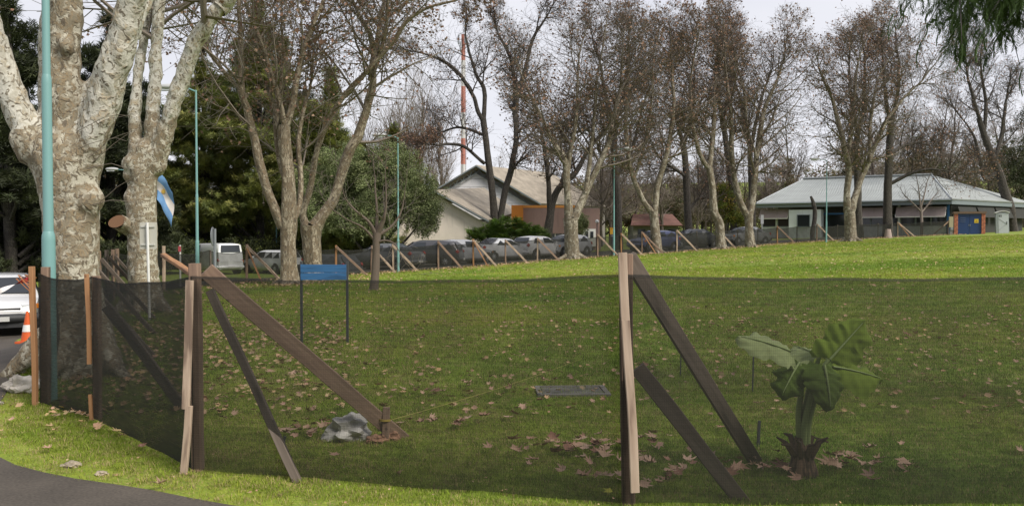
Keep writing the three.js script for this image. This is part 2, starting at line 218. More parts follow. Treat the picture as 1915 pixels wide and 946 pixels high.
const TREES = {
  t1: { x: -5.08, z: -9.5, limbs: [[[0.06,-0.15,0.0,0.59],[0.03,0.3,0.0,0.435],[-0.02,0.86,0.0,0.36],[-0.04,1.36,0.0,0.335],[-0.05,1.85,0.0,0.335],[-0.09,2.23,0.0,0.348],[-0.12,2.53,0.0,0.373]],[[-0.2,2.35,0.0,0.192],[-0.47,2.78,0.07,0.192],[-0.64,3.21,0.14,0.168],[-0.77,3.77,0.21,0.155],[-0.88,4.32,0.28,0.137],[-0.97,4.87,0.35,0.118]],[[-0.24,2.6,-0.0,0.149],[-0.39,3.15,-0.15,0.112],[-0.48,3.77,-0.3,0.099],[-0.52,4.32,-0.45,0.087],[-0.55,4.81,-0.6,0.075]],[[-0.1,2.29,0.0,0.295],[-0.12,2.91,0.0,0.224],[-0.1,3.58,0.0,0.205],[-0.08,4.32,0.0,0.192],[-0.04,4.93,0.0,0.168]],[[0.07,2.26,0.0,0.205],[0.3,2.84,0.08,0.205],[0.52,3.46,0.16,0.199],[0.74,4.01,0.24,0.18],[0.93,4.47,0.32,0.161],[1.15,4.99,0.4,0.137]],[[0.08,2.72,-0.0,0.137],[0.22,3.52,-0.17,0.093],[0.39,4.07,-0.35,0.081],[0.47,4.44,-0.52,0.068],[0.53,4.81,-0.7,0.056]],[[0.37,3.0,-0.0,0.106],[0.56,3.83,-0.13,0.087],[0.71,4.32,-0.27,0.075],[0.83,4.75,-0.4,0.062]]] },
  t2: { x: -8.09, z: -18, limbs: [[[0.01,-0.15,0.0,0.494],[-0.03,0.63,0.0,0.376],[-0.05,1.57,0.0,0.341],[-0.06,2.27,0.0,0.353],[-0.02,2.98,0.0,0.329],[0.02,3.5,0.0,0.329]],[[-0.13,2.98,-0.0,0.2],[-0.25,3.91,-0.1,0.147],[-0.23,5.08,-0.2,0.129],[-0.16,5.78,-0.3,0.118],[-0.04,6.83,-0.4,0.106],[0.04,7.52,-0.5,0.094]],[[0.14,3.21,-0.0,0.2],[0.19,4.5,-0.05,0.159],[0.24,5.66,-0.1,0.141],[0.31,6.83,-0.15,0.118],[0.41,7.64,-0.2,0.094]],[[0.26,3.21,0.0,0.235],[0.57,4.12,0.1,0.2],[0.94,5.08,0.2,0.194],[1.28,5.84,0.3,0.188],[1.69,6.39,0.4,0.176],[2.13,6.83,0.5,0.159],[2.75,7.41,0.6,0.118]]] },
  t3: { x: -8.19, z: -30, limbs: [[[-0.02,-0.15,0.0,0.388],[-0.02,0.66,0.0,0.3],[-0.01,1.64,0.0,0.265],[0.01,2.43,0.0,0.282],[-0.02,3.79,0.0,0.247],[-0.15,5.61,0.0,0.212],[-0.11,5.84,0.0,0.194]],[[-0.23,2.13,0.0,0.194],[-0.71,3.38,0.11,0.168],[-1.11,5.02,0.23,0.15],[-1.41,6.41,0.34,0.132],[-1.53,6.97,0.46,0.124],[-1.52,7.94,0.57,0.106],[-1.51,9.19,0.69,0.088],[-1.54,10.41,0.8,0.071]],[[-1.49,6.88,0.0,0.079],[-2.07,7.58,0.4,0.071],[-2.57,8.31,0.8,0.062],[-3.07,9.25,1.2,0.044]],[[-0.14,3.99,-0.0,0.124],[-0.43,4.87,-0.2,0.106],[-0.57,5.98,-0.4,0.097],[-0.53,6.95,-0.6,0.079],[-0.47,7.63,-0.8,0.062]],[[-0.13,5.75,-0.0,0.141],[0.09,6.47,-0.12,0.124],[0.28,7.77,-0.24,0.106],[0.48,8.68,-0.36,0.097],[0.85,9.73,-0.48,0.079],[1.09,10.41,-0.6,0.071]],[[-0.13,5.75,0.0,0.124],[-0.22,6.47,0.15,0.106],[-0.58,7.83,0.3,0.088],[-0.89,8.88,0.45,0.079],[-1.31,10.1,0.6,0.062]],[[0.11,2.23,-0.0,0.124],[0.33,3.21,-0.4,0.106],[0.16,5.43,-0.8,0.088],[0.35,6.91,-1.2,0.071]]] },
  t4: { x: -8.08, z: -33, limbs: [[[0.06,-0.15,0.0,0.505],[0.02,0.57,0.0,0.388],[-0.02,1.65,0.0,0.369],[-0.01,2.26,0.0,0.446]],[[-0.23,2.19,0.0,0.194],[-0.35,2.73,0.07,0.146],[-0.07,3.57,0.15,0.126],[0.31,5.37,0.22,0.116],[0.74,6.38,0.29,0.116],[1.35,7.37,0.36,0.107],[2.1,8.12,0.44,0.107],[2.64,8.73,0.51,0.097],[3.46,9.61,0.58,0.087],[3.87,10.21,0.65,0.078],[4.71,10.76,0.73,0.058],[5.93,11.08,0.8,0.039]],[[0.12,2.19,-0.0,0.291],[0.38,2.62,-0.1,0.233],[0.83,3.37,-0.2,0.214],[1.4,5.14,-0.3,0.204],[1.88,6.15,-0.4,0.184],[2.29,7.64,-0.5,0.155],[2.38,8.46,-0.6,0.136],[2.3,9.95,-0.7,0.107],[1.77,10.95,-0.8,0.078]],[[2.36,8.31,-0.0,0.116],[2.51,9.55,-0.53,0.097],[2.6,10.61,-1.07,0.087],[2.65,11.51,-1.6,0.068]],[[2.36,8.09,0.0,0.107],[2.81,8.95,0.47,0.087],[3.16,10.02,0.93,0.068],[3.31,11.08,1.4,0.049]]] },
  ts: { x: -4.24, z: -25, limbs: [[[-0.0,-0.15,0.0,0.166],[0.05,0.56,0.0,0.121],[0.08,1.21,0.0,0.108],[0.1,1.78,0.0,0.127]],[[0.09,1.7,0.0,0.076],[-0.13,2.11,0.12,0.051],[-0.48,2.43,0.25,0.032],[-0.78,2.81,0.38,0.019],[-0.86,3.25,0.5,0.013]],[[0.1,1.73,-0.0,0.07],[0.09,2.35,-0.13,0.038],[0.01,3.17,-0.27,0.025],[-0.02,3.57,-0.4,0.013]],[[0.1,1.73,0.0,0.089],[0.3,2.11,0.1,0.07],[0.4,2.43,0.2,0.038],[0.43,3.33,0.3,0.019]],[[0.13,1.7,-0.0,0.064],[0.49,1.94,-0.17,0.038],[0.77,2.35,-0.33,0.025],[0.89,2.92,-0.5,0.013]],[[0.04,1.54,0.0,0.051],[-0.29,1.94,0.2,0.032],[-0.7,2.16,0.4,0.019],[-1.07,2.43,0.6,0.013]],[[0.05,1.45,0.0,0.045],[0.36,1.54,0.07,0.032],[0.66,1.45,0.13,0.019],[0.82,1.21,0.2,0.013]]] },
  t5: { x: -1.15, z: -64, limbs: [[[-0.08,1.02,0.0,0.376],[-0.21,2.98,0.0,0.314],[-0.46,5.65,0.0,0.272],[-0.75,7.9,0.0,0.251],[-1.0,9.98,0.0,0.23],[-1.12,10.82,0.0,0.23]],[[-1.08,10.48,0.0,0.188],[-1.54,11.4,0.17,0.167],[-1.79,12.31,0.33,0.146],[-2.58,13.64,0.5,0.146],[-3.37,14.55,0.67,0.125],[-4.45,15.21,0.83,0.105],[-5.74,15.59,1.0,0.063]],[[-1.08,10.48,0.0,0.188],[-1.04,13.1,-0.25,0.167],[-1.54,14.01,-0.5,0.125],[-2.07,15.59,-0.75,0.105],[-2.53,17.33,-1.0,0.084]],[[-1.04,7.28,0.0,0.146],[-1.42,7.57,0.5,0.125],[-2.58,8.49,1.0,0.125],[-3.79,8.61,1.5,0.105],[-4.38,8.45,2.0,0.063]],[[-1.12,9.49,0.0,0.125],[-2.46,10.07,-0.67,0.105],[-3.5,10.19,-1.33,0.084],[-5.75,9.4,-2.0,0.063]],[[0.08,1.23,0.0,0.293],[0.29,3.11,0.0,0.251],[0.75,5.65,0.0,0.251],[1.21,7.32,0.0,0.23],[1.51,9.4,0.0,0.209],[1.38,11.4,0.0,0.188]],[[1.42,11.23,0.0,0.188],[1.63,12.73,0.25,0.167],[2.17,14.43,0.5,0.146],[2.71,16.66,0.75,0.125],[3.5,17.95,1.0,0.084]],[[1.42,11.23,0.0,0.167],[1.26,14.43,-0.33,0.146],[0.84,16.0,-0.67,0.105],[0.05,17.57,-1.0,0.084]]] },
  t6: { x: 3.53, z: -48, limbs: [[[0.03,-0.15,0.0,0.565],[-0.0,0.64,0.0,0.424],[-0.03,1.43,0.0,0.392],[-0.07,2.43,0.0,0.455]],[[-0.19,2.43,0.0,0.267],[-0.32,4.43,0.16,0.204],[-0.45,5.81,0.32,0.173],[-0.79,6.34,0.48,0.141],[-1.58,7.68,0.64,0.11],[-2.2,8.93,0.8,0.094]],[[0.12,2.43,-0.0,0.282],[0.78,3.87,-0.16,0.204],[1.46,5.34,-0.32,0.188],[2.12,6.68,-0.48,0.173],[2.36,7.81,-0.64,0.141],[2.8,9.55,-0.8,0.11]],[[-0.32,4.25,0.0,0.141],[-0.14,6.12,0.0,0.125],[0.24,8.3,0.0,0.11],[0.3,10.17,0.0,0.078]],[[0.78,3.87,-0.0,0.141],[1.09,6.12,-0.17,0.125],[1.3,8.3,-0.33,0.094],[1.48,10.48,-0.5,0.078]]] },
  t6b: { x: 2.96, z: -66, limbs: [[[-0.09,1.24,0.0,0.388],[0.08,2.75,0.0,0.324],[0.3,4.04,0.0,0.28],[0.81,5.24,0.0,0.259],[2.19,6.53,0.0,0.216],[3.18,8.34,0.0,0.173],[4.46,9.84,0.0,0.129]],[[0.08,3.18,0.0,0.216],[-0.01,5.29,0.33,0.194],[-0.27,7.48,0.67,0.151],[-0.61,9.63,1.0,0.108]],[[0.94,5.33,0.0,0.173],[1.54,7.48,-0.5,0.151],[2.05,10.05,-1.0,0.108]]] },
  d1: { x: 8.65, z: -67, limbs: [[[0.08,-0.15,0.0,0.394],[0.03,2.94,0.0,0.328],[-0.15,6.0,0.0,0.307],[-0.33,9.05,0.0,0.285],[-0.25,10.79,0.0,0.241]],[[-0.25,10.35,0.0,0.175],[-1.13,12.53,0.5,0.131],[-1.48,14.7,1.0,0.109]],[[-0.25,10.35,0.0,0.197],[0.53,12.53,-0.5,0.153],[1.04,15.57,-1.0,0.109]],[[-0.11,6.0,0.0,0.153],[0.98,7.74,0.17,0.131],[1.58,9.92,0.33,0.109],[1.93,11.66,0.5,0.066]]] },
  t7: { x: 9.1, z: -52, limbs: [[[0.1,-0.15,0.0,0.408],[0.03,1.17,0.0,0.306],[-0.04,2.02,0.0,0.289],[-0.12,2.7,0.0,0.306]],[[-0.22,2.66,0.0,0.204],[-0.63,3.14,0.13,0.17],[-1.21,4.26,0.27,0.153],[-1.62,5.34,0.4,0.153],[-1.86,6.63,0.53,0.136],[-1.97,8.62,0.67,0.119],[-1.84,10.64,0.8,0.085]],[[-0.01,2.66,-0.0,0.204],[0.18,4.26,-0.16,0.187],[0.72,6.08,-0.32,0.17],[1.05,7.47,-0.48,0.153],[1.28,9.29,-0.64,0.119],[1.21,11.32,-0.8,0.085]],[[-1.38,4.73,0.0,0.102],[-0.87,6.25,0.13,0.085],[-0.47,8.28,0.27,0.085],[-0.28,10.31,0.4,0.068]]] },
  d2: { x: 15.04, z: -70, limbs: [[[0.17,-0.15,0.0,0.389],[0.02,2.74,0.0,0.32],[-0.13,5.66,0.0,0.297],[-0.23,7.53,0.0,0.275],[-0.51,8.98,0.0,0.229]],[[-0.46,8.89,0.0,0.183],[-1.15,10.94,0.5,0.137],[-1.48,13.66,1.0,0.114]],[[-0.37,8.67,0.0,0.183],[0.31,10.94,-0.5,0.16],[0.75,14.12,-1.0,0.114]],[[-0.13,5.93,0.0,0.16],[-1.13,6.48,0.5,0.137],[-2.14,7.07,1.0,0.092]],[[0.02,2.97,0.0,0.137],[0.84,3.88,-0.5,0.114],[1.75,4.47,-1.0,0.069]]] },
  t8: { x: 13.94, z: -55, limbs: [[[0.17,-0.15,0.0,0.395],[0.1,0.96,0.0,0.306],[-0.02,1.85,0.0,0.288],[-0.34,2.5,0.0,0.27],[-0.46,4.11,0.0,0.216],[-0.68,5.48,0.0,0.216]],[[-0.65,5.33,0.0,0.162],[-1.26,6.16,0.2,0.144],[-1.73,7.52,0.4,0.144],[-2.06,8.87,0.6,0.126],[-2.18,10.98,0.8,0.09]],[[-0.68,5.33,-0.0,0.18],[-0.47,6.73,-0.27,0.162],[-0.27,8.41,-0.53,0.144],[-0.14,10.62,-0.8,0.108]]] },
  t9: { x: 16.57, z: -57, limbs: [[[0.07,-0.15,0.0,0.373],[-0.02,1.22,0.0,0.279],[-0.06,2.34,0.0,0.298]],[[-0.17,2.19,0.0,0.224],[-0.59,2.93,0.16,0.205],[-1.08,4.45,0.32,0.186],[-1.39,6.83,0.48,0.168],[-1.47,8.57,0.64,0.149],[-1.78,10.86,0.8,0.112]],[[0.01,2.19,-0.0,0.242],[0.23,3.15,-0.16,0.224],[0.44,5.05,-0.32,0.205],[0.73,7.42,-0.48,0.186],[1.19,9.75,-0.64,0.149],[2.07,11.6,-0.8,0.093]],[[0.55,6.05,-0.0,0.112],[-0.13,8.27,-0.2,0.112],[-0.3,10.86,-0.4,0.093]]] },
  d3: { x: 20.06, z: -74, limbs: [[[0.08,-0.15,0.0,0.339],[-0.03,2.64,0.0,0.29],[-0.34,6.5,0.0,0.29],[-0.84,9.87,0.0,0.242],[-1.14,11.55,0.0,0.218]],[[-1.09,11.31,0.0,0.169],[-1.63,13.71,0.5,0.145],[-1.84,16.58,1.0,0.097]],[[-1.04,11.07,0.0,0.169],[-0.28,13.23,-0.5,0.145],[0.08,16.58,-1.0,0.097]]] },
  d4: { x: 22.19, z: -76, limbs: [[[0.23,-0.15,0.0,0.323],[0.17,2.61,0.0,0.273],[-0.0,6.07,0.0,0.248],[-0.07,8.6,0.0,0.248]],[[-0.07,8.4,0.0,0.199],[-0.68,10.52,0.5,0.174],[-1.28,12.99,1.0,0.124]],[[-0.07,8.4,0.0,0.199],[0.51,10.77,-0.5,0.174],[1.29,13.48,-1.0,0.124]]] },
  t10: { x: 25.73, z: -62, limbs: [[[0.02,-0.15,0.0,0.527],[-0.03,0.89,0.0,0.405],[-0.12,1.9,0.0,0.405],[-0.16,2.43,0.0,0.425]],[[-0.28,2.27,0.0,0.284],[-0.41,3.6,0.16,0.243],[-0.35,5.66,0.32,0.223],[-0.68,6.75,0.48,0.203],[-1.14,8.24,0.64,0.182],[-1.81,10.58,0.8,0.122]],[[0.0,2.35,-0.0,0.284],[0.32,3.48,-0.13,0.243],[0.87,4.81,-0.27,0.223],[1.46,6.15,-0.4,0.203],[2.1,7.64,-0.53,0.182],[2.97,9.37,-0.67,0.142],[4.24,10.98,-0.8,0.101]],[[-0.35,5.42,0.0,0.162],[-0.17,7.76,0.07,0.142],[0.05,10.17,0.13,0.122],[0.19,12.59,0.2,0.081]],[[1.38,6.06,-0.0,0.142],[1.44,8.56,-0.2,0.122],[1.82,10.98,-0.4,0.101]]] },
  d5: { x: 29.64, z: -70, limbs: [[[0.11,-0.15,0.0,0.389],[0.0,2.17,0.0,0.32],[-0.07,5.36,0.0,0.297],[-0.23,7.64,0.0,0.275],[-0.06,9.46,0.0,0.229]],[[-0.11,9.23,0.0,0.183],[-0.81,11.28,0.5,0.137],[-1.29,14.0,1.0,0.092]],[[-0.06,9.23,0.0,0.183],[0.65,11.28,-0.5,0.16],[0.89,14.46,-1.0,0.114]]] },
  d6: { x: 33.08, z: -72, limbs: [[[0.07,-0.15,0.0,0.471],[0.0,2.1,0.0,0.376],[-0.02,4.07,0.0,0.353],[0.09,6.79,0.0,0.329],[0.17,9.13,0.0,0.306],[0.25,10.54,0.0,0.259]],[[0.2,10.07,0.0,0.188],[-0.52,12.4,0.5,0.141],[-1.02,15.67,1.0,0.094]],[[0.25,10.07,0.0,0.188],[0.98,12.4,-0.5,0.165],[1.32,15.67,-1.0,0.118]],[[0.12,4.68,0.0,0.165],[1.8,5.62,0.5,0.141],[3.2,5.95,1.0,0.094],[4.38,5.76,1.5,0.047]],[[0.09,7.26,-0.0,0.165],[1.77,8.2,-0.75,0.141],[3.17,8.57,-1.5,0.094]]] },
  d7: { x: 52.17, z: -86, limbs: [[[0.57,-0.15,0.0,0.562],[0.2,2.42,0.0,0.478],[-0.38,4.22,0.0,0.45],[-0.8,5.73,0.0,0.393],[-1.72,7.86,0.0,0.365],[-2.53,9.98,0.0,0.309],[-3.17,11.94,0.0,0.253]],[[-2.94,11.38,0.0,0.197],[-3.98,13.61,0.5,0.169],[-5.02,16.4,1.0,0.112]],[[-2.59,10.26,0.0,0.197],[-2.19,13.61,-0.5,0.169],[-2.45,16.95,-1.0,0.112]],[[-1.09,6.34,0.0,0.225],[-2.53,5.45,0.25,0.169],[-3.34,7.46,0.5,0.169],[-3.93,9.59,0.75,0.141],[-4.96,11.1,1.0,0.084]],[[-1.44,7.46,0.0,0.225],[-0.46,10.26,-0.5,0.197],[0.16,13.61,-1.0,0.141]]] },
  stump: { x: 25.8, z: -70, limbs: [[[-0.06,-0.15,0.0,0.206],[-0.03,0.94,0.0,0.183],[0.15,2.31,0.0,0.183],[0.0,3.22,0.0,0.16],[-0.23,3.82,0.0,0.092]]] },
  sm: { x: 38.15, z: -76, limbs: [[[-0.03,-0.15,0.0,0.149],[-0.04,1.04,0.0,0.124],[-0.1,2.03,0.0,0.124],[-0.16,2.63,0.0,0.124]],[[-0.16,2.28,0.0,0.075],[-0.81,2.78,0.3,0.06],[-1.41,3.22,0.6,0.05]],[[-0.1,2.13,-0.0,0.075],[0.58,2.78,-0.3,0.06],[1.17,3.42,-0.6,0.05]],[[-0.16,2.53,0.0,0.075],[-0.32,3.77,0.1,0.055],[-0.53,4.76,0.2,0.04]],[[-0.16,2.53,-0.0,0.075],[0.27,3.92,-0.15,0.055],[0.56,5.01,-0.3,0.04]]] }
};

// ---------------------------------------------------------------- the ground, the road, the parking lane
const grassTex = texture(1024, 1024, (u, v) => {
  const a = fbm(u * 6, v * 6, 4, 6, 1), b = fbm(u * 60, v * 60, 3, 60, 2), c = fbm(u * 150, v * 150, 2, 150, 5);
  let k = mix3([0.205, 0.26, 0.022], [0.115, 0.18, 0.014], clamp(0.5 + b * 1.1 + a * 0.6)); k = mix3(k, [0.27, 0.22, 0.085], smooth(0.12, 0.42, a * 0.7 + c * 0.8));
  const g = 1 + 0.5 * c; return lin(k[0] * g, k[1] * g, k[2] * g);
}, 3);
M.lawn = std({ map: grassTex, roughness: 0.95, vertexColors: true });
// fence lines and road edges, as [x, z]
const FAR = [[-11.6, -24], [-11.1, -26], [-10.25, -31.5], [-8.2, -38], [-6.9, -40], [-5.9, -40.6], [-3.75, -41.5], [-2.03, -43], [-0.36, -45], [1.45, -47], [5.2, -49.5], [6.75, -50.5], [8.2, -51.5], [10.6, -52.5], [14.0, -56], [20.3, -62.5], [24.8, -66.5], [34, -72], [40.2, -75.3]];
const ROAD_IN = [[9, -4.1], [3, -4.3], [-1.0, -4.62], [-1.77, -4.87], [-2.9, -5.36], [-3.6, -5.76], [-4.35, -6.6], [-5.0, -8.0], [-6.5, -11.1], [-14.0, -26], [-22, -38], [-40, -62]];
const ROAD_OUT = [[9, 12], [3, 12], [-4, 10], [-8, 6], [-11, 2], [-12.5, -1], [-13.3, -4], [-14, -7], [-15, -11.1], [-20.5, -25], [-28, -36], [-46, -60]];
const litter = [];   // where dead leaves gather: [x, z, radius]
function resample(line, n, wig = 0) {
  const c = new THREE.CatmullRomCurve3(line.map(p => V3(p[0], 0, p[1])), false, 'catmullrom', 0.2), out = c.getSpacedPoints(n);
  return out.map((p, k) => [p.x + wig * noise3(k * 0.35, 3.3, 1), p.z + wig * noise3(k * 0.35, 8.8, 2)]);
}
function strip(inner, outer, m, lift) {
  const g = new Geo(), n = inner.length; let len = 0;
  for (let k = 0; k < n; k++) { if (k) len += Math.hypot(inner[k][0] - inner[k - 1][0], inner[k][1] - inner[k - 1][1]);
    for (let j = 0; j <= m; j++) { const t = j / m, x = mix(inner[k][0], outer[k][0], t), z = mix(inner[k][1], outer[k][1], t); g.v(x, ground(x, z) + lift, z, x, z); } }
  for (let k = 0; k < n - 1; k++) for (let j = 0; j < m; j++) { const a = k * (m + 1) + j, b = a + m + 1; g.tri(a, b, a + 1).tri(a + 1, b, b + 1); }
  const geo = g.geo(), nn = geo.attributes.normal; if (nn.getY(Math.floor(nn.count / 2)) < 0) { const ix = geo.index.array; for (let k = 0; k < ix.length; k += 3) { const q = ix[k]; ix[k] = ix[k + 1]; ix[k + 1] = q; } geo.computeVertexNormals(); }
  return geo;
}
const roadIn = resample(ROAD_IN, 240, 0.10), roadOut = resample(ROAD_OUT, 240);
function onRoad(x, z, grow = 0) { // inside the road polygon?
  let c = false; const P = onRoad.poly ??= [...roadIn, ...[...roadOut].reverse()];
  for (let i = 0, j = P.length - 1; i < P.length; j = i++) if ((P[i][1] > z) !== (P[j][1] > z) && x < (P[j][0] - P[i][0]) * (z - P[i][1]) / (P[j][1] - P[i][1]) + P[i][0]) c = !c;
  return c;
}
function farFenceSide(x, z) { // signed distance to the far fence: positive behind it
  let best = 1e9, s = -1; for (let k = 0; k < FAR.length - 1; k++) { const [a, b] = FAR[k], [c, d] = FAR[k + 1], ux = c - a, uz = d - b, L2 = ux * ux + uz * uz, t = clamp(((x - a) * ux + (z - b) * uz) / L2), dx = x - a - ux * t, dz = z - b - uz * t, q = Math.hypot(dx, dz); if (q < best) { best = q; s = (ux * dz - uz * dx) < 0 ? 1 : -1; } }
  return best * s;
}
{
  const xs = [], zs = [], g = new Geo(), NX = 150, NZ = 170;
  for (let i = 0; i <= NX; i++) { const t = i / NX * 2 - 1; xs.push(Math.sinh(t * 4.2) / Math.sinh(4.2) * 500); }
  for (let j = 0; j <= NZ; j++) { const t = j / NZ; zs.push(30 - 700 * (0.12 * t + 0.88 * Math.pow(t, 3.2))); }
  for (const z of zs) for (const x of xs) {
    g.v(x, ground(x, z) - (z < -9 && onRoad(x, z) ? 0.25 : 0), z, x, z);
    // dry and lush patches, faint mowing streaks
    const a = fbm(x * 0.22, z * 0.22, 3, 256, 3), st = noise3(x * 0.05, z * 0.55, 4.4);
    const dry = clamp(0.5 + a * 1.1 + st * 0.55); const k = mix3([0.85, 0.95, 0.9], [1.25, 1.12, 1.1], dry); g.c.push(...k);
  }
  const W = xs.length; for (let j = 0; j < zs.length - 1; j++) for (let i = 0; i < W - 1; i++) { const a = j * W + i; g.tri(a, a + 1, a + W + 1).tri(a, a + W + 1, a + W); }
  tag(add('lawn', g, M.lawn), 'mown green lawn strewn with dead leaves between the two net fences', 'lawn', null, 'structure');
}
const asphalt = texture(512, 512, (u, v) => { const a = fbm(u * 5, v * 5, 4, 5, 1), b = fbm(u * 120, v * 120, 2, 120, 2), k = 0.062 * (1 + 0.5 * a + 0.8 * b); return lin(k * 1.18, k, k * 0.8); }, 2.2);
M.asphalt = std({ map: asphalt, roughness: 0.9, bumpMap: asphalt, bumpScale: 0.006 });
tag(mesh('road', strip(roadIn, roadOut, 40, 0.006), M.asphalt), 'grey asphalt road curving round the grass verge', 'road', null, 'structure');
{
  const c = resample(FAR, 120), inner = [], outer = [];
  c.forEach((p, k) => { const a = c[Math.max(0, k - 1)], b = c[Math.min(c.length - 1, k + 1)], L = Math.hypot(b[0] - a[0], b[1] - a[1]), nx = (b[1] - a[1]) / L, nz = -(b[0] - a[0]) / L; inner.push([p[0] + nx * 1.0, p[1] + nz * 1.0]); outer.push([p[0] + nx * 10, p[1] + nz * 10]); });
  tag(mesh('parking_lane', strip(inner, outer, 12, 0.03), M.asphalt), 'asphalt parking lane running behind the far net fence', 'road', null, 'structure');
  // low concrete kerb along the lane
  const kg = new Geo(); for (let k = 0; k < inner.length - 1; k++) { const [ax, az] = inner[k], [bx, bz] = inner[k + 1]; if (noise3(k * 0.5, 2, 7) < -0.25) continue; kg.box((ax + bx) / 2, ground((ax + bx) / 2, (az + bz) / 2) + 0.05, (az + bz) / 2, Math.hypot(bx - ax, bz - az) * 0.97, 0.13, 0.16, -Math.atan2(bz - az, bx - ax)); }
  tag(add('kerb', kg, plain(0.33, 0.31, 0.28, 0.9)), 'broken pale concrete kerb along the parking lane', 'kerb', null, 'structure');
}
// ---------------------------------------------------------------- trees
const UP = V3(0, 1, 0);
function rv(r) { let x, y, z, q; do { x = r() * 2 - 1; y = r() * 2 - 1; z = r() * 2 - 1; q = x * x + y * y + z * z; } while (q > 1 || q < 0.01); return V3(x, y, z).multiplyScalar(1 / Math.sqrt(q)); }
// a twig or bough that grows by itself; records where leaves may hang
function grow(G, r, p, dir, len, rad, level, o, tips) {
  const seg = level <= 0 ? 2 : level === 1 ? 3 : 5, pts = [p.clone()], rd = [rad], d = dir.clone().normalize(), q = p.clone();
  for (let k = 1; k <= seg; k++) { d.addScaledVector(rv(r), o.crook).addScaledVector(UP, o.up * (level >= 2 ? 1 : 0.6) - (level <= 1 ? o.droop || 0 : 0)).normalize(); q.addScaledVector(d, len / seg); pts.push(q.clone()); rd.push(Math.max(o.min, rad * (1 - 0.72 * k / seg))); }
  G[level >= o.bold ? 0 : 1].tube(pts, rd, level >= 2 ? 5 : 3, 0, r() * 5);
  if (level <= 1) tips.push(pts[seg], pts[seg - 1]);
  if (level <= 0) return;
  const n = o.kids[level];
  for (let k = 0; k < n; k++) {
    const t = mix(o.first, 1, (k + r() * 0.8) / n), f = t * seg, a = Math.min(seg - 1, Math.floor(f)), s = pts[a].clone().lerp(pts[a + 1], f - a);
    const ax = pts[a + 1].clone().sub(pts[a]).normalize(), side = rv(r); side.addScaledVector(ax, -side.dot(ax)).normalize();
    const nd = ax.clone().multiplyScalar(o.along).add(side.multiplyScalar(mix(0.5, 1, r())));
    grow(G, r, s, nd, len * mix(0.42, 0.68, r()) * (1.15 - 0.45 * t), Math.max(o.min, mix(rd[a], rd[a + 1], f - a) * 0.62), level - 1, o, tips);
  }
}
const leafShape = (() => { // dry plane leaf: five pointed lobes, curled
  const out = []; for (let v = 0; v < 5; v++) { const r = mulberry(50 + v), g = new Geo(), tips = [[-1.0, 0.55], [-0.5, 0.85], [0.0, 1.0], [0.5, 0.85], [1.0, 0.55]], rim = [];
    rim.push([0, -0.28]); rim.push([0.3, -0.3]);
    for (let k = 4; k >= 0; k--) { const a = tips[k][0] * 1.25 + (r() - 0.5) * 0.15, L = tips[k][1] * mix(0.85, 1.1, r()); rim.push([Math.sin(a + 0.2) * L * 0.62, Math.cos(a + 0.2) * L * 0.62 * 0.9]); rim.push([Math.sin(a) * L, Math.cos(a) * L * 0.95]); rim.push([Math.sin(a - 0.17) * L * 0.62, Math.cos(a - 0.17) * L * 0.62 * 0.9]); if (k) { const b = (tips[k][0] + tips[k - 1][0]) / 2 * 1.25; rim.push([Math.sin(b) * 0.38, Math.cos(b) * 0.38]); } }
    rim.push([-0.3, -0.3]);
    const cx = (r() - 0.5) * 0.5, cv = [0.2, 0.95, 0.5, 1.3, 0.7][v], tw = (r() - 0.5) * 0.5, H = (x, y) => cv * (x * x * 1.2 + (y - 0.2) * (y - 0.2) * 0.5) * (0.7 + 0.6 * noise3(x * 2 + v, y * 2, v)) + tw * x * y + cx * 0.15 * x + 0.1 * noise3(x * 3.1, y * 3.1, v * 3);
    const put = (x, y, s) => g.v(x * s * 0.5, H(x * s, y * s) * 0.5, -y * s * 0.5, x * s, y * s);
    const c = put(0, 0.1, 1), in_ = rim.map(p => put(p[0], p[1], 0.55)), ou = rim.map(p => put(p[0], p[1], 1)), n = rim.length;
    for (let k = 0; k < n; k++) { const l = (k + 1) % n; g.tri(c, in_[k], in_[l]).tri(in_[k], ou[k], ou[l]).tri(in_[k], ou[l], in_[l]); }
    const st = g.v(-0.012, 0, 0.1), s2 = g.v(0.012, 0, 0.1), s3 = g.v(0.02 * (v - 2), 0.08, 0.42); g.tri(st, s3, s2);
    out.push(g.geo()); } return out;
})();
const hangLeaf = (() => { const g = new Geo(); const P = [[0, 0, 0], [0.32, 0.1, -0.3], [0.5, -0.06, -0.62], [0.12, 0.03, -0.7], [0, -0.1, -1], [-0.14, 0.04, -0.7], [-0.5, -0.05, -0.6], [-0.3, 0.12, -0.28]]; const ids = P.map(p => g.v(...p)), c = g.v(0, 0.08, -0.45); for (let k = 0; k < 8; k++) g.tri(c, ids[k], ids[(k + 1) % 8]); return g.geo(); })();
M.dryLeaf = std({ color: rgb(1, 1, 1), roughness: 0.85, side: THREE.DoubleSide });
M.leafBrown = new THREE.MeshPhysicalMaterial({ color: rgb(1, 1, 1), roughness: 1, side: THREE.DoubleSide, transmission: 0.3, thickness: 0 });
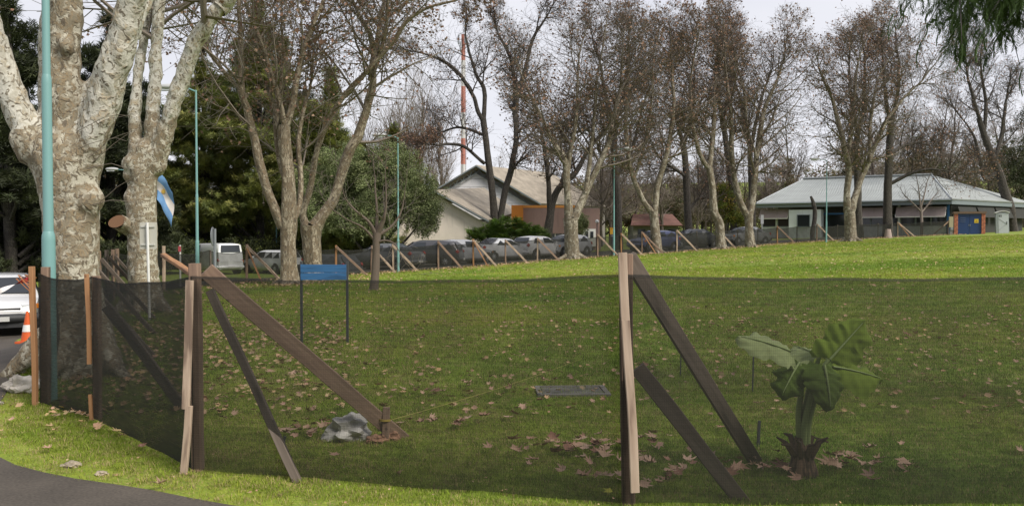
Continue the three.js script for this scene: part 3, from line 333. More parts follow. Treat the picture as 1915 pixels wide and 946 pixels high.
function hangLeaves(parent, tips, n, size, r, cols) {
  const m = new THREE.InstancedMesh(hangLeaf, M.leafBrown, n), mt = new THREE.Matrix4(), q = new THREE.Quaternion(), c = new THREE.Color();
  for (let k = 0; k < n; k++) { const p = tips[Math.floor(r() * tips.length)].clone().addScaledVector(rv(r), 0.12), s = size * mix(0.6, 1.25, r());
    q.setFromEuler(new THREE.Euler(mix(-2.2, 0.3, r()), r() * 6.28, mix(-0.7, 0.7, r()))); mt.compose(p, q, V3(s, s, s)); m.setMatrixAt(k, mt);
    const a = cols[Math.floor(r() * cols.length)], b = mix(0.7, 1.25, r()); m.setColorAt(k, c.setRGB(a[0] * b, a[1] * b, a[2] * b)); }
  m.name = 'dry_leaves'; m.castShadow = m.receiveShadow = true; m.userData.kind = 'stuff'; parent.add(m); return m;
}
const BROWN = [[0.2, 0.115, 0.075], [0.25, 0.14, 0.09], [0.17, 0.1, 0.07], [0.29, 0.19, 0.125]];
function densify(limb) { // smooth curve through a limb's joints
  const P = limb.map(p => V3(p[0], p[1], p[2])), c = new THREE.CatmullRomCurve3(P, false, 'centripetal'), n = (limb.length - 1) * 4, pts = [], rad = [];
  for (let k = 0; k <= n; k++) { const f = k / 4, a = Math.min(limb.length - 2, Math.floor(f)); pts.push(c.getPoint(k / n)); rad.push(mix(limb[a][3], limb[a + 1][3], f - a)); }
  return { pts, rad };
}
function bareTree(key, name, label, group, o) {
  const T = TREES[key], r = mulberry(o.seed), y0 = ground(T.x, T.z), root = base(name, [T.x, y0, T.z]); tag(root, label, 'tree', group);
  const G = [new Geo(), new Geo()], tips = [];
  let trunkGeo;
  if (o.sdf) trunkGeo = sdfTrunk(T.limbs, o);
  T.limbs.forEach((limb, li) => {
    const { pts, rad } = densify(limb), n = pts.length;
    if (li) for (let k = 0; k < n; k++) { const w = 0.05 + k / n; pts[k].x += noise3(k * 0.5, li * 3.1, o.seed) * rad[k] * 0.6 * w; pts[k].z += noise3(k * 0.4, li * 5.7, o.seed + 9) * rad[k] * 1.6 * w; }
    if (!o.sdf) G[0].tube(pts, rad, rad[0] > 0.12 ? 14 : 8, o.lump ?? 0.18, o.seed + li);
    else { const a = pts.findIndex(p => p.y > o.sdfTop - 0.35); if (a > 0 && a < n - 1) G[0].tube(pts.slice(a - 1), rad.slice(a - 1), 14, 0.12, li); }
    if (o.noCrown) return;
    const isTrunk = li === 0 && T.limbs.length > 1 && !o.leader;
    if (!isTrunk) { // the limb goes on beyond its last joint
      const d = pts[n - 1].clone().sub(pts[n - 3]).normalize(), L = o.reach * mix(0.8, 1.1, r()) * (o.follow ? clamp(rad[n - 1] / o.follow, 0.45, 1.2) : 1);
      grow(G, r, pts[n - 1], d, L, rad[n - 1] * 0.95, o.levels, o, tips);
      const kids = o.side ?? 5;
      for (let k = 0; k < kids; k++) { const t = mix(o.sideFrom ?? 0.35, 0.97, (k + r()) / kids), i = Math.floor(t * (n - 1)); if (pts[i].y < (o.clear ?? 3)) continue; const ax = pts[Math.min(n - 1, i + 1)].clone().sub(pts[i]).normalize(), sd = rv(r); sd.addScaledVector(ax, -sd.dot(ax)).normalize(); grow(G, r, pts[i], ax.multiplyScalar(0.5).add(sd).addScaledVector(UP, 0.2), o.reach * mix(0.5, 1.0, r()), rad[i] * 0.45, o.levels - 1, o, tips); }
    }
  });
  if (o.roots) for (let k = 0; k < o.roots; k++) { const a = k / o.roots * 6.28 + o.seed, R0 = T.limbs[0][0][3], L = R0 * mix(1.2, 2.0, r()), c = Math.cos(a), s = Math.sin(a), pts = [], rad = []; for (let j = 0; j <= 6; j++) { const t = j / 6; pts.push(V3(T.limbs[0][0][0] + c * (R0 * 0.35 + L * t), mix(R0 * 0.75, -0.06, Math.pow(t, 0.55)), s * (R0 * 0.35 + L * t))); rad.push(mix(R0 * 0.36, 0.03, t)); } G[0].tube(pts, rad, 9, 0.2, k + o.seed); }
  if (trunkGeo) { add('trunk', trunkGeo[0], o.bark, root); add('pale_limbs', trunkGeo[1], M.barkPale, root); if (G[0].i.length) add('limbs', G[0], M.barkPale, root); } else add('trunk', G[0], o.bark, root);
  if (G[1].i.length) { const c = add('crown', G[1], o.twig, root); }
  if (o.leaves && tips.length) hangLeaves(root, o.leafLow ? tips.filter(p => p.y < o.leafLow || r() < 0.35) : tips, Math.round(o.leaves * 0.95), (o.leafSize ?? 0.16) * 0.72, r, BROWN);
  return root;
}
// one continuous swollen trunk with its limbs: smooth union of tapered capsules, meshed
function sdfTrunk(limbs, o) {
  const caps = []; limbs.forEach((l, li) => { const { pts, rad } = densify(l); for (let k = 0; k < pts.length - 1; k += 2) { const e = Math.min(pts.length - 1, k + 2); if (pts[k].y > o.sdfTop + 0.6) continue; caps.push([pts[k], pts[e], rad[k] * 0.87, rad[e] * 0.87, li]); } });
  for (const b of o.burls || []) caps.push([V3(...b), V3(b[0] + 0.01, b[1], b[2]), b[3], b[3], 50 + caps.length]);
  for (const q of o.rootCaps || []) caps.push([V3(...q[0]), V3(...q[1]), q[2], q[3], 50 + caps.length]);
  const res = o.res, [x0, x1, ya, yb, z0, z1] = o.bounds, mc = new MarchingCubes(res, M.bark1, false, false, 160000); mc.isolation = 0; mc.reset();
  const half = res / 2, k = o.blend;
  const wx = i => mix(x0, x1, ((i - half) / half + 1) / 2), wy = i => mix(ya, yb, ((i - half) / half + 1) / 2), wz = i => mix(z0, z1, ((i - half) / half + 1) / 2);
  const pad = 0.25, cap = caps.map(c => { const d = c[1].clone().sub(c[0]), m = Math.max(c[2], c[3]) + pad; return { ax: c[0].x, ay: c[0].y, az: c[0].z, dx: d.x, dy: d.y, dz: d.z, l2: Math.max(1e-9, d.lengthSq()), r0: c[2], r1: c[3], id: c[4], lo: [Math.min(c[0].x, c[1].x) - m, Math.min(c[0].y, c[1].y) - m, Math.min(c[0].z, c[1].z) - m], hi: [Math.max(c[0].x, c[1].x) + m, Math.max(c[0].y, c[1].y) + m, Math.max(c[0].z, c[1].z) + m] }; });
  for (let zi = 0; zi < res; zi++) for (let yi = 0; yi < res; yi++) {
    const Y = wy(yi), Z = wz(zi), near = cap.filter(c => Y > c.lo[1] && Y < c.hi[1] && Z > c.lo[2] && Z < c.hi[2]);
    for (let xi = 0; xi < res; xi++) {
      const X = wx(xi); let s = 0, cur = -1, best = 9;
      for (const c of near) { if (X < c.lo[0] || X > c.hi[0]) continue; const px = X - c.ax, py = Y - c.ay, pz = Z - c.az, t = Math.min(1, Math.max(0, (px * c.dx + py * c.dy + pz * c.dz) / c.l2)), ex = px - c.dx * t, ey = py - c.dy * t, ez = pz - c.dz * t, dd = Math.sqrt(ex * ex + ey * ey + ez * ez) - (c.r0 + (c.r1 - c.r0) * t); if (c.id !== cur) { if (best < pad) s += Math.exp(-best / k); best = 9; cur = c.id; } if (dd < best) best = dd; }
      if (best < pad) s += Math.exp(-best / k);
      let f = s > 0 ? -k * Math.log(s) : pad;
      if (f < 0.15 && f > -0.15) f += o.rough * (fbm(X * 3.2, Y * 2.1, 3, 256, Z * 3.2 + 50) + 0.35 * noise3(X * 9, Y * 7, Z * 9 + 40));
      mc.field[zi * res * res + yi * res + xi] = -clamp(f, -1, 1);
    }
  }
  mc.update(); const n = mc.count, src = mc.positionArray, nor = mc.normalArray, pos = new Float32Array(n * 3), nn = new Float32Array(n * 3), uv = new Float32Array(n * 2);
  const sx = (x1 - x0) / 2, sy = (yb - ya) / 2, sz = (z1 - z0) / 2;
  for (let i = 0; i < n; i++) { pos[i * 3] = x0 + (src[i * 3] + 1) * sx; pos[i * 3 + 1] = ya + (src[i * 3 + 1] + 1) * sy; pos[i * 3 + 2] = z0 + (src[i * 3 + 2] + 1) * sz; const v = V3(nor[i * 3] / sx, nor[i * 3 + 1] / sy, nor[i * 3 + 2] / sz).normalize(); nn[i * 3] = v.x; nn[i * 3 + 1] = v.y; nn[i * 3 + 2] = v.z; }
  for (let i = 0; i < n; i += 3) { let ax = 0, az = 0; for (let j = 0; j < 3; j++) { ax += nn[(i + j) * 3]; az += nn[(i + j) * 3 + 2]; }
    for (let j = 0; j < 3; j++) { const q = i + j; if (Math.abs(az) >= Math.abs(ax) * 0.8) { uv[q * 2] = pos[q * 3] + (az > 0 ? 0 : 5.3); } else { uv[q * 2] = -pos[q * 3 + 2] * Math.sign(ax) + (ax > 0 ? 0.35 : 2.7); } uv[q * 2 + 1] = pos[q * 3 + 1]; } }
  const pick = []; for (let i = 0; i < n; i += 3) { // bare pale skin of the upper limbs is a part of its own
    const X = (pos[i * 3] + pos[i * 3 + 3] + pos[i * 3 + 6]) / 3, Y = (pos[i * 3 + 1] + pos[i * 3 + 4] + pos[i * 3 + 7]) / 3, Z = (pos[i * 3 + 2] + pos[i * 3 + 5] + pos[i * 3 + 8]) / 3; let lo = 9, id = 0;
    for (const c of cap) { if (X < c.lo[0] || X > c.hi[0] || Y < c.lo[1] || Y > c.hi[1] || Z < c.lo[2] || Z > c.hi[2]) continue; const px = X - c.ax, py = Y - c.ay, pz = Z - c.az, t = clamp((px * c.dx + py * c.dy + pz * c.dz) / c.l2), dd = Math.hypot(px - c.dx * t, py - c.dy * t, pz - c.dz * t) - mix(c.r0, c.r1, t); if (dd < lo) { lo = dd; id = c.id; } }
    pick.push((o.pale || []).includes(id) && Y > o.paleFrom + 0.5 * noise3(X * 2.5, Y * 1.5, Z * 2.5)); }
  const split = want => { const P2 = [], N2 = [], U2 = []; pick.forEach((v, t) => { if (v !== want) return; for (let j = 0; j < 3; j++) { const q = t * 3 + j; P2.push(pos[q * 3], pos[q * 3 + 1], pos[q * 3 + 2]); N2.push(nn[q * 3], nn[q * 3 + 1], nn[q * 3 + 2]); U2.push(uv[q * 2], uv[q * 2 + 1]); } }); const h = new THREE.BufferGeometry(); h.setAttribute('position', new THREE.Float32BufferAttribute(P2, 3)); h.setAttribute('normal', new THREE.Float32BufferAttribute(N2, 3)); h.setAttribute('uv', new THREE.Float32BufferAttribute(U2, 2)); return h; };
  const g = new THREE.BufferGeometry(); g.setAttribute('position', new THREE.BufferAttribute(pos, 3)); g.setAttribute('normal', new THREE.BufferAttribute(nn, 3)); g.setAttribute('uv', new THREE.BufferAttribute(uv, 2));
  // the winding of the mesh must agree with its normals
  const a = V3(pos[0], pos[1], pos[2]), b = V3(pos[3], pos[4], pos[5]), c = V3(pos[6], pos[7], pos[8]), fn = b.sub(a).cross(c.sub(a));
  if (fn.dot(V3(nn[0], nn[1], nn[2])) < 0) for (let i = 0; i < n * 3; i++) nn[i] = -nn[i];
  return [split(false), split(true)];
}
const OPT = { crook: 0.2, up: 0.085, first: 0.06, along: 0.52, min: 0.006, bold: 3, kids: [0, 8, 10, 11], levels: 3, reach: 5 };
const treeNear = bareTree('t1', 'plane_tree', 'massive mottled plane tree trunk with many thick limbs beside the teal lamp post', 'bare plane trees round the lawn', { ...OPT, seed: 3, sdf: true, sdfTop: 4.9, res: 112, bounds: [-1.75, 1.95, -0.25, 5.35, -1.35, 1.25], blend: 0.04, rough: 0.06, pale: [1, 2, 4, 5, 6], paleFrom: 2.75, bark: M.bark1, twig: M.barkTwig, reach: 4, kids: [0, 4, 5, 6], leaves: 900, side: 2, sideFrom: 0.85, clear: 6, levels: 3, burls: [[-0.5, 2.68, 0.2, 0.11], [-0.46, 2.55, 0.16, 0.1], [0.22, 2.0, 0.08, 0.14], [0.0, 3.75, 0.16, 0.08]], rootCaps: [[[0.25, 0.45, 0.05], [0.62, -0.02, 0.25], 0.17, 0.06], [[0.4, 0.2, 0.2], [0.95, -0.06, 0.5], 0.09, 0.04], [[-0.3, 0.4, 0.1], [-0.75, -0.05, 0.25], 0.16, 0.06], [[0, 0.4, 0.3], [0.05, -0.05, 0.85], 0.16, 0.06], [[0, 0.4, -0.3], [-0.2, -0.05, -0.8], 0.16, 0.06]] });
bareTree('t2', 'plane_tree', 'mottled plane tree with a sawn-off stub and burls behind the blank white sign', 'bare plane trees round the lawn', { ...OPT, seed: 5, sdf: true, sdfTop: 6.9, res: 112, bounds: [-1.5, 3.1, -0.25, 7.4, -1.2, 1.2], blend: 0.04, rough: 0.07, pale: [1, 2, 3], paleFrom: 4.2, bark: M.bark1, twig: M.barkTwig, reach: 4.5, kids: [0, 5, 6, 7], leaves: 1500, side: 4, sideFrom: 0.55, clear: 4.2, burls: [[-0.22, 3.25, 0.15, 0.16], [-0.28, 3.0, 0.1, 0.13], [-0.24, 2.5, 0.12, 0.12]], rootCaps: [[[0.2, 0.3, 0.1], [0.7, -0.05, 0.3], 0.2, 0.06], [[-0.2, 0.3, 0.1], [-0.6, -0.05, 0.4], 0.2, 0.06], [[0, 0.3, 0.2], [0.1, -0.05, 0.8], 0.18, 0.06]] });
const rowG = 'bare plane trees round the lawn';
bareTree('t3', 'plane_tree', 'many-limbed plane tree with leaning pale limbs behind the blue slatted sign', rowG, { ...OPT, seed: 8, bark: M.bark2, twig: M.barkTwig, reach: 4.6, kids: [0, 6, 8, 9], leaves: 4600, leafSize: 0.16, side: 7, clear: 4.2, roots: 5, follow: 0.1, lump: 0.28 });
bareTree('t4', 'plane_tree', 'plane tree forking low into two long limbs with knobbly pollard collar', rowG, { ...OPT, seed: 12, bark: M.bark2, twig: M.barkTwig, reach: 4.6, kids: [0, 6, 8, 9], leaves: 5200, leafSize: 0.16, side: 8, clear: 5.2, roots: 5, follow: 0.12, droop: 0.12, lump: 0.28 });
bareTree('ts', 'young_tree', 'small leafless pollarded tree with a short dark trunk on the lawn', null, { ...OPT, seed: 15, bark: plain(0.11, 0.085, 0.066, 0.95), twig: M.barkTwigPale, reach: 1.15, levels: 2, kids: [0, 4, 5], side: 4, clear: 1.2, min: 0.005, roots: 4, bold: 2, up: 0.25 });
const dk = { ...OPT, bark: M.barkDark, twig: M.barkTwigDark }, pl = { ...OPT, bark: M.barkFar, twig: M.barkTwig, roots: 5, lump: 0.22, side: 10, leafSize: 0.19 };
bareTree('t5', 'oak_tree', 'black double-trunked tree with crooked boughs in front of the gabled hall', 'dark trunks beyond the parking lane', { ...dk, seed: 21, reach: 4.0, leaves: 3800, leafSize: 0.2, side: 6, clear: 6, follow: 0.1, leafLow: 10 });
bareTree('t6', 'plane_tree', 'pale plane tree with a swollen pollard head near the mauve entrance', rowG, { ...pl, seed: 24, reach: 4.4, leaves: 3400, clear: 4.5, leafLow: 11 });
bareTree('t6b', 'oak_tree', 'dark leaning trunk bending right in front of the mauve entrance', 'dark trunks beyond the parking lane', { ...dk, seed: 27, leader: true, reach: 4.4, leaves: 2600, leafSize: 0.22, side: 6, clear: 5 });
bareTree('d1', 'oak_tree', 'dark upright tree trunk right behind the teal lamp post near the entrance', 'dark trunks beyond the parking lane', { ...dk, seed: 29, reach: 4.6, leaves: 2200, leafSize: 0.2 });
bareTree('t7', 'plane_tree', 'Y-shaped pale plane tree in front of the red-roofed house', rowG, { ...pl, seed: 33, reach: 4.4, leaves: 2600, clear: 4.5 });
bareTree('d2', 'oak_tree', 'dark crooked tree behind the black parked car with low boughs', 'dark trunks beyond the parking lane', { ...dk, seed: 35, reach: 4.8, leaves: 2000, leafSize: 0.2, clear: 3.4 });
bareTree('t8', 'plane_tree', 'slender pale plane tree with a kinked trunk left of the grey sedan', rowG, { ...pl, seed: 38, reach: 4.6, leaves: 2600, clear: 5 });
bareTree('t9', 'plane_tree', 'pale plane tree forking above the grey sedan beside the pavilion', rowG, { ...pl, seed: 41, reach: 4.6, leaves: 2800, clear: 5 });
bareTree('d3', 'oak_tree', 'dark trunk by the yellow-green shrub, its upper part leaning left', 'dark trunks beyond the parking lane', { ...dk, seed: 44, reach: 4.4, leaves: 1800, leafSize: 0.2 });
bareTree('d4', 'oak_tree', 'thin dark Y-shaped tree at the left end of the pavilion', 'dark trunks beyond the parking lane', { ...dk, seed: 46, reach: 5.2, leaves: 1500, leafSize: 0.2 });
bareTree('t10', 'plane_tree', 'broad pale plane tree with V-shaped fork in front of the pavilion', rowG, { ...pl, seed: 51, reach: 4.8, leaves: 3600, clear: 5, side: 9 });
bareTree('d5', 'oak_tree', 'dark straight trunk close behind the plane tree at the pavilion', 'dark trunks beyond the parking lane', { ...dk, seed: 53, reach: 4.8, leaves: 2200, leafSize: 0.2 });
bareTree('d6', 'oak_tree', 'thick dark trunk with long bare boughs before the pavilion awnings', 'dark trunks beyond the parking lane', { ...dk, seed: 56, reach: 4.6, leaves: 2200, leafSize: 0.2, clear: 5 });
bareTree('d7', 'oak_tree', 'dark leaning tree rising behind the portable toilet', 'dark trunks beyond the parking lane', { ...dk, seed: 58, reach: 4.8, leaves: 1800, leafSize: 0.2, clear: 5 });
bareTree('stump', 'dead_trunk', 'short dead dark trunk stub standing before the white pavilion box', null, { ...dk, seed: 60, noCrown: true, lump: 0.3 });
bareTree('sm', 'young_tree', 'thin grey leafless sapling in front of the long pink awning', null, { ...OPT, seed: 62, bark: M.barkTwigPale, twig: M.barkTwigPale, reach: 1.7, levels: 2, kids: [0, 4, 5], side: 4, clear: 1.5, min: 0.008, up: 0.2 });
{ // the sawn stub on the second plane: a short leaning bough with a fresh brown face
  const p = TREES.t2, root = scene.children.find(c => c.name === 'plane_tree_001'), g = new Geo(); g.tube([V3(-0.26, 1.8, -0.05), V3(-0.34, 1.92, 0.25), V3(-0.38, 1.98, 0.46)], [0.19, 0.17, 0.165], 12, 0.15, 4); const st = add('cut_stub', g, M.bark1, root);
  const f = new THREE.CircleGeometry(0.165, 20); f.scale(1.15, 0.75, 1); f.rotateZ(0.4); f.lookAt(V3(0.05, 0.2, 1)); f.translate(-0.382, 1.985, 0.475); mesh('cut_face', f, plain(0.16, 0.085, 0.045, 0.95), st);
}
// whippy shoots sprouting from the massive trunk
{ const r = mulberry(91), g = new Geo(); for (let k = 0; k < 8; k++) { const y = mix(1.9, 2.9, r()), q = V3(mix(0.25, 0.36, r()), y, mix(0.05, 0.4, r())), d = V3(mix(0.5, 1, r()), mix(0.1, 0.9, r()), mix(-0.2, 0.5, r())).normalize(), pts = [q.clone()], rd = [0.005]; for (let j = 1; j < 6; j++) { d.addScaledVector(rv(r), 0.25).addScaledVector(UP, j < 3 ? 0.12 : -0.18).normalize(); q.addScaledVector(d, 0.15); pts.push(q.clone()); rd.push(0.0045 - j * 0.0006); } g.tube(pts, rd, 4); } add('shoots', g, M.barkTwig, treeNear); }

// ---- evergreens: many small leaf clumps spread through lobes
function clump(n, fn) { const g = new Geo(), r = mulberry(n * 7 + 3); for (let k = 0; k < n; k++) fn(g, r); return g.geo(); }
const blade = (g, p, d, w, len, bend) => { const s = d.clone().cross(UP); if (s.lengthSq() < 1e-3) s.set(1, 0, 0); s.normalize().multiplyScalar(w); const m = p.clone().addScaledVector(d, len * 0.5); m.y += bend; const e = p.clone().addScaledVector(d, len), a = g.v(...p.toArray()), b = g.v(m.x + s.x, m.y + s.y, m.z + s.z), c = g.v(m.x - s.x, m.y - s.y, m.z - s.z), t = g.v(...e.toArray()); g.tri(a, b, c).tri(b, t, c); };
const needleClump = clump(46, (g, r) => { const d = rv(r); d.y = Math.abs(d.y) * 0.7 - 0.15; d.normalize(); blade(g, rv(r).multiplyScalar(0.12), d, 0.022, mix(0.28, 0.5, r()), 0.02); });
const leafClump = clump(34, (g, r) => { const p = rv(r).multiplyScalar(Math.cbrt(r()) * 0.4), d = rv(r); d.y -= 0.25; d.normalize(); blade(g, p, d, 0.045, mix(0.12, 0.2, r()), 0.01); });
const sprayClump = clump(30, (g, r) => { const a = (r() - 0.5) * 2.4, d = V3(Math.sin(a), mix(-0.35, 0.3, r()), -Math.cos(a)).normalize(); blade(g, d.clone().multiplyScalar(r() * 0.25), d, 0.03, mix(0.2, 0.42, r()), 0.015); });
M.foliage = new THREE.MeshPhysicalMaterial({ color: rgb(1, 1, 1), roughness: 0.9, side: THREE.DoubleSide, transmission: 0.25, thickness: 0, specularIntensity: 0.4 });
function leafy(name, label, group, x, z, o) {
  const r = mulberry(o.seed), y0 = ground(x, z), root = base(name, [x, y0, z]); tag(root, label, o.category ?? 'tree', group);
  const g = new Geo();
  if (o.trunk) { const H = o.trunk[0], pts = [], rad = []; for (let k = 0; k <= 8; k++) { const t = k / 8; pts.push(V3(noise3(t * 2, o.seed, 1) * 0.5 * t, H * t - 0.1, noise3(t * 2, o.seed, 6) * 0.5 * t)); rad.push(mix(o.trunk[1], o.trunk[1] * 0.25, t)); } g.tube(pts, rad, 9, 0.2, o.seed); }
  for (const l of o.lobes) { const s = V3(l[0] * 0.15, Math.max(0.15, l[1] - Math.abs(l[0]) * 0.7 - l[4] * 0.5), l[2] * 0.15), e = V3(l[0], l[1], l[2]), m = s.clone().lerp(e, 0.5).addScaledVector(rv(r), 0.3); g.tube([s, m, e], [0.12, 0.08, 0.04].map(v => v * (o.bough ?? 1)), 5); }
  add('trunk', g, o.bark ?? M.barkDark, root);
  const vol = o.lobes.map(l => Math.pow(l[3] * l[4] * l[5], 0.66)), tot = vol.reduce((a, b) => a + b), m = [], mt = new THREE.Matrix4(), q = new THREE.Quaternion(), c = new THREE.Color(), col = [];
  o.lobes.forEach((l, li) => { const n = Math.round(o.n * vol[li] / tot); for (let k = 0; k < n; k++) {
    const d = rv(r), rad = Math.pow(r(), 0.33), lump = 0.8 + 0.45 * noise3(d.x * 2.2 + li, d.y * 2.2, d.z * 2.2 + o.seed), p = V3(l[0] + d.x * l[3] * rad * lump, l[1] + d.y * l[4] * rad * lump, l[2] + d.z * l[5] * rad * lump);
    if (p.y < 0.1 || noise3(p.x * o.gap, p.y * o.gap * 1.4, p.z * o.gap + o.seed) < (o.gapAt ?? -0.12)) continue;
    const s = o.size * mix(0.65, 1.3, r()); q.setFromEuler(new THREE.Euler(mix(-0.5, 0.5, r()), Math.atan2(-d.x, -d.z) + mix(-0.8, 0.8, r()), mix(-0.4, 0.4, r()))); mt.compose(p, q, V3(s, s, s)); m.push(mt.clone());
    const t = o.cols[Math.floor(r() * o.cols.length)], b = mix(0.75, 1.25, r()); col.push([t[0] * b, t[1] * b, t[2] * b]); } });
  const im = new THREE.InstancedMesh(o.clump, M.foliage, m.length); m.forEach((a, k) => { im.setMatrixAt(k, a); im.setColorAt(k, c.setRGB(...col[k])); });
  im.name = 'crown'; im.castShadow = im.receiveShadow = true; im.userData.kind = 'stuff'; root.add(im); return root;
}
const PINE = [[0.19, 0.22, 0.055], [0.23, 0.25, 0.06], [0.14, 0.175, 0.05], [0.25, 0.25, 0.07]], DARK = [[0.055, 0.07, 0.03], [0.07, 0.085, 0.034], [0.045, 0.055, 0.026]], OLIVE = [[0.18, 0.22, 0.09], [0.22, 0.26, 0.11], [0.14, 0.18, 0.07], [0.25, 0.28, 0.13]], LUSH = [[0.14, 0.23, 0.03], [0.10, 0.19, 0.028], [0.18, 0.27, 0.04]], DUSK = [[0.12, 0.10, 0.05], [0.09, 0.10, 0.045], [0.14, 0.10, 0.06]];
function pineLobes(seed, H, W, low) { const r = mulberry(seed), L = []; const tiers = Math.round(H / 1.5); for (let k = 0; k < tiers; k++) { const t = k / (tiers - 1), y = mix(low, H - 0.8, t), w = W * (1 - 0.75 * Math.pow(t, 1.4)) * mix(0.8, 1.15, r()), n = t > 0.85 ? 1 : 4; for (let j = 0; j < n; j++) { const a = r() * 6.28, e = n === 1 ? 0 : w * 0.62; L.push([Math.cos(a) * e, y + (r() - 0.5) * 0.9, Math.sin(a) * e, w * 0.55, 1.15, w * 0.55]); } } return L; }
const pineG = 'dark conifers closing off the left side';
for (const [x, z, H, W, low, seed, cols, n, label] of [
  [-18.8, -61, 20, 5.4, 2.4, 101, PINE, 2900, 'tall olive-green pine behind the many-limbed plane tree'],
  [-23.8, -63, 17.5, 5.0, 2.2, 102, PINE, 2700, 'broad shaggy pine between the teal lamp post and the flag'],
  [-12.6, -57, 14.2, 3.6, 2, 103, PINE, 2000, 'narrower pine peeping above the round evergreen'],
  [-25.5, -52, 17, 4.6, 1, 104, DARK, 2300, 'dark conifer behind the burled plane tree'],
  [-27, -44, 15, 4.2, 0.8, 105, DARK, 2300, 'near-black cedar seen between the limbs of the massive plane tree'],
  [-31, -50, 18, 4.8, 0.8, 106, DARK, 2300, 'tall black conifer left of the massive plane trunk'],
  [-37, -58, 19, 5, 0.6, 107, DARK, 2200, 'dark conifer far behind the white canopy'],
  [-20, -72, 19, 5.2, 0.6, 108, DARK, 1900, 'dark conifer filling the gap behind the shaggy pine'],
  [-9.5, -66, 11.5, 3.8, 0.6, 109, PINE, 1600, 'lower pine tucked behind the round evergreen']]) leafy('pine_tree', label, pineG, x, z, { seed, trunk: [H, 0.34], lobes: pineLobes(seed, H, W, low), n: n * 1.7, clump: needleClump, size: 1.15, gap: 0.55, gapAt: -0.28, cols, bough: 1.1 });
for (const [px, z, w, h, seed, label] of [[-18.2, -59, 2.8, 2.4, 131, 'low dark undergrowth bush behind the parked white van'], [-13.2, -59, 3.4, 2.6, 132, 'dark evergreen bush under the tall pine'], [-24, -59, 3, 2.4, 133, 'dark bush under the pine beside the flag'], [-10.2, -57, 3.0, 2.2, 134, 'dark green bush below the round evergreen tree'], [-29, -47, 4, 2.6, 135, 'dark hedge-like bush beyond the white board']]) leafy('bush', label, null, px, z, { seed, category: 'bush', lobes: [[0, h * 0.5, 0, w, h * 0.6, 1.6], [w * 0.5, h * 0.45, 0.4, w * 0.6, h * 0.5, 1.3], [-w * 0.5, h * 0.5, 0.3, w * 0.6, h * 0.55, 1.3]], n: 800, clump: leafClump, size: 0.8, gap: 0.9, gapAt: -0.3, cols: [...DARK, PINE[0]] });
leafy('evergreen_tree', 'dense rounded grey-green evergreen tree left of the cream gabled hall', null, -8.6, -53, { seed: 141, trunk: [5, 0.3], lobes: [[0, 5.0, 0, 3.0, 2.9, 2.8], [-3.7, 4.0, 0.3, 2.7, 2.9, 2.3], [-1.9, 6.1, 0.3, 2.4, 2.1, 2.3], [2.4, 4.3, 0.4, 2.2, 2.3, 2.2], [0.8, 6.8, 0, 2.0, 1.4, 1.9], [-0.8, 3.0, 0.8, 2.8, 1.6, 2.2], [3.0, 3.0, 0.6, 1.3, 1.3, 1.3]], n: 6600, clump: leafClump, size: 0.66, gap: 0.9, gapAt: -0.33, cols: OLIVE });
leafy('juniper_bush', 'spreading bright green juniper bush below the cream hall wall', null, -0.3, -57.5, { seed: 143, category: 'bush', lobes: [[0, 2.2, 0, 1.6, 0.8, 1.2], [-1.5, 1.7, 0.2, 1.6, 0.6, 1.0], [1.6, 1.7, 0.2, 1.4, 0.6, 1.0], [0.3, 1.0, 0.4, 2.4, 0.8, 1.2]], n: 1300, clump: sprayClump, size: 0.8, gap: 1.1, gapAt: -0.35, cols: LUSH });
leafy('shrub', 'yellow-green feathery shrub beside the slender plane tree', null, 19.6, -74, { seed: 145, trunk: [3.6, 0.12], category: 'shrub', lobes: [[0, 3.4, 0, 1.6, 1.9, 1.3], [0.8, 2.2, 0.2, 1.3, 1.2, 1.1], [-0.5, 4.8, 0, 0.9, 0.8, 0.9]], n: 600, clump: leafClump, size: 0.75, gap: 1.1, gapAt: -0.1, cols: [[0.14, 0.17, 0.02], [0.1, 0.14, 0.02], [0.2, 0.16, 0.02]] });
leafy('shrub', 'small green shrub against the mauve entrance wall', null, 5.4, -66, { seed: 146, category: 'shrub', trunk: [2.4, 0.08], lobes: [[0, 2.2, 0, 0.9, 1.3, 0.8]], n: 260, clump: leafClump, size: 0.7, gap: 1, gapAt: -0.3, cols: OLIVE });
leafy('bush', 'small spiky green bush beside the white notice board', null, -31.3, -52, { seed: 147, category: 'bush', lobes: [[0, 0.6, 0, 0.9, 0.7, 0.6]], n: 160, clump: sprayClump, size: 0.8, gap: 1, gapAt: -0.6, cols: OLIVE });
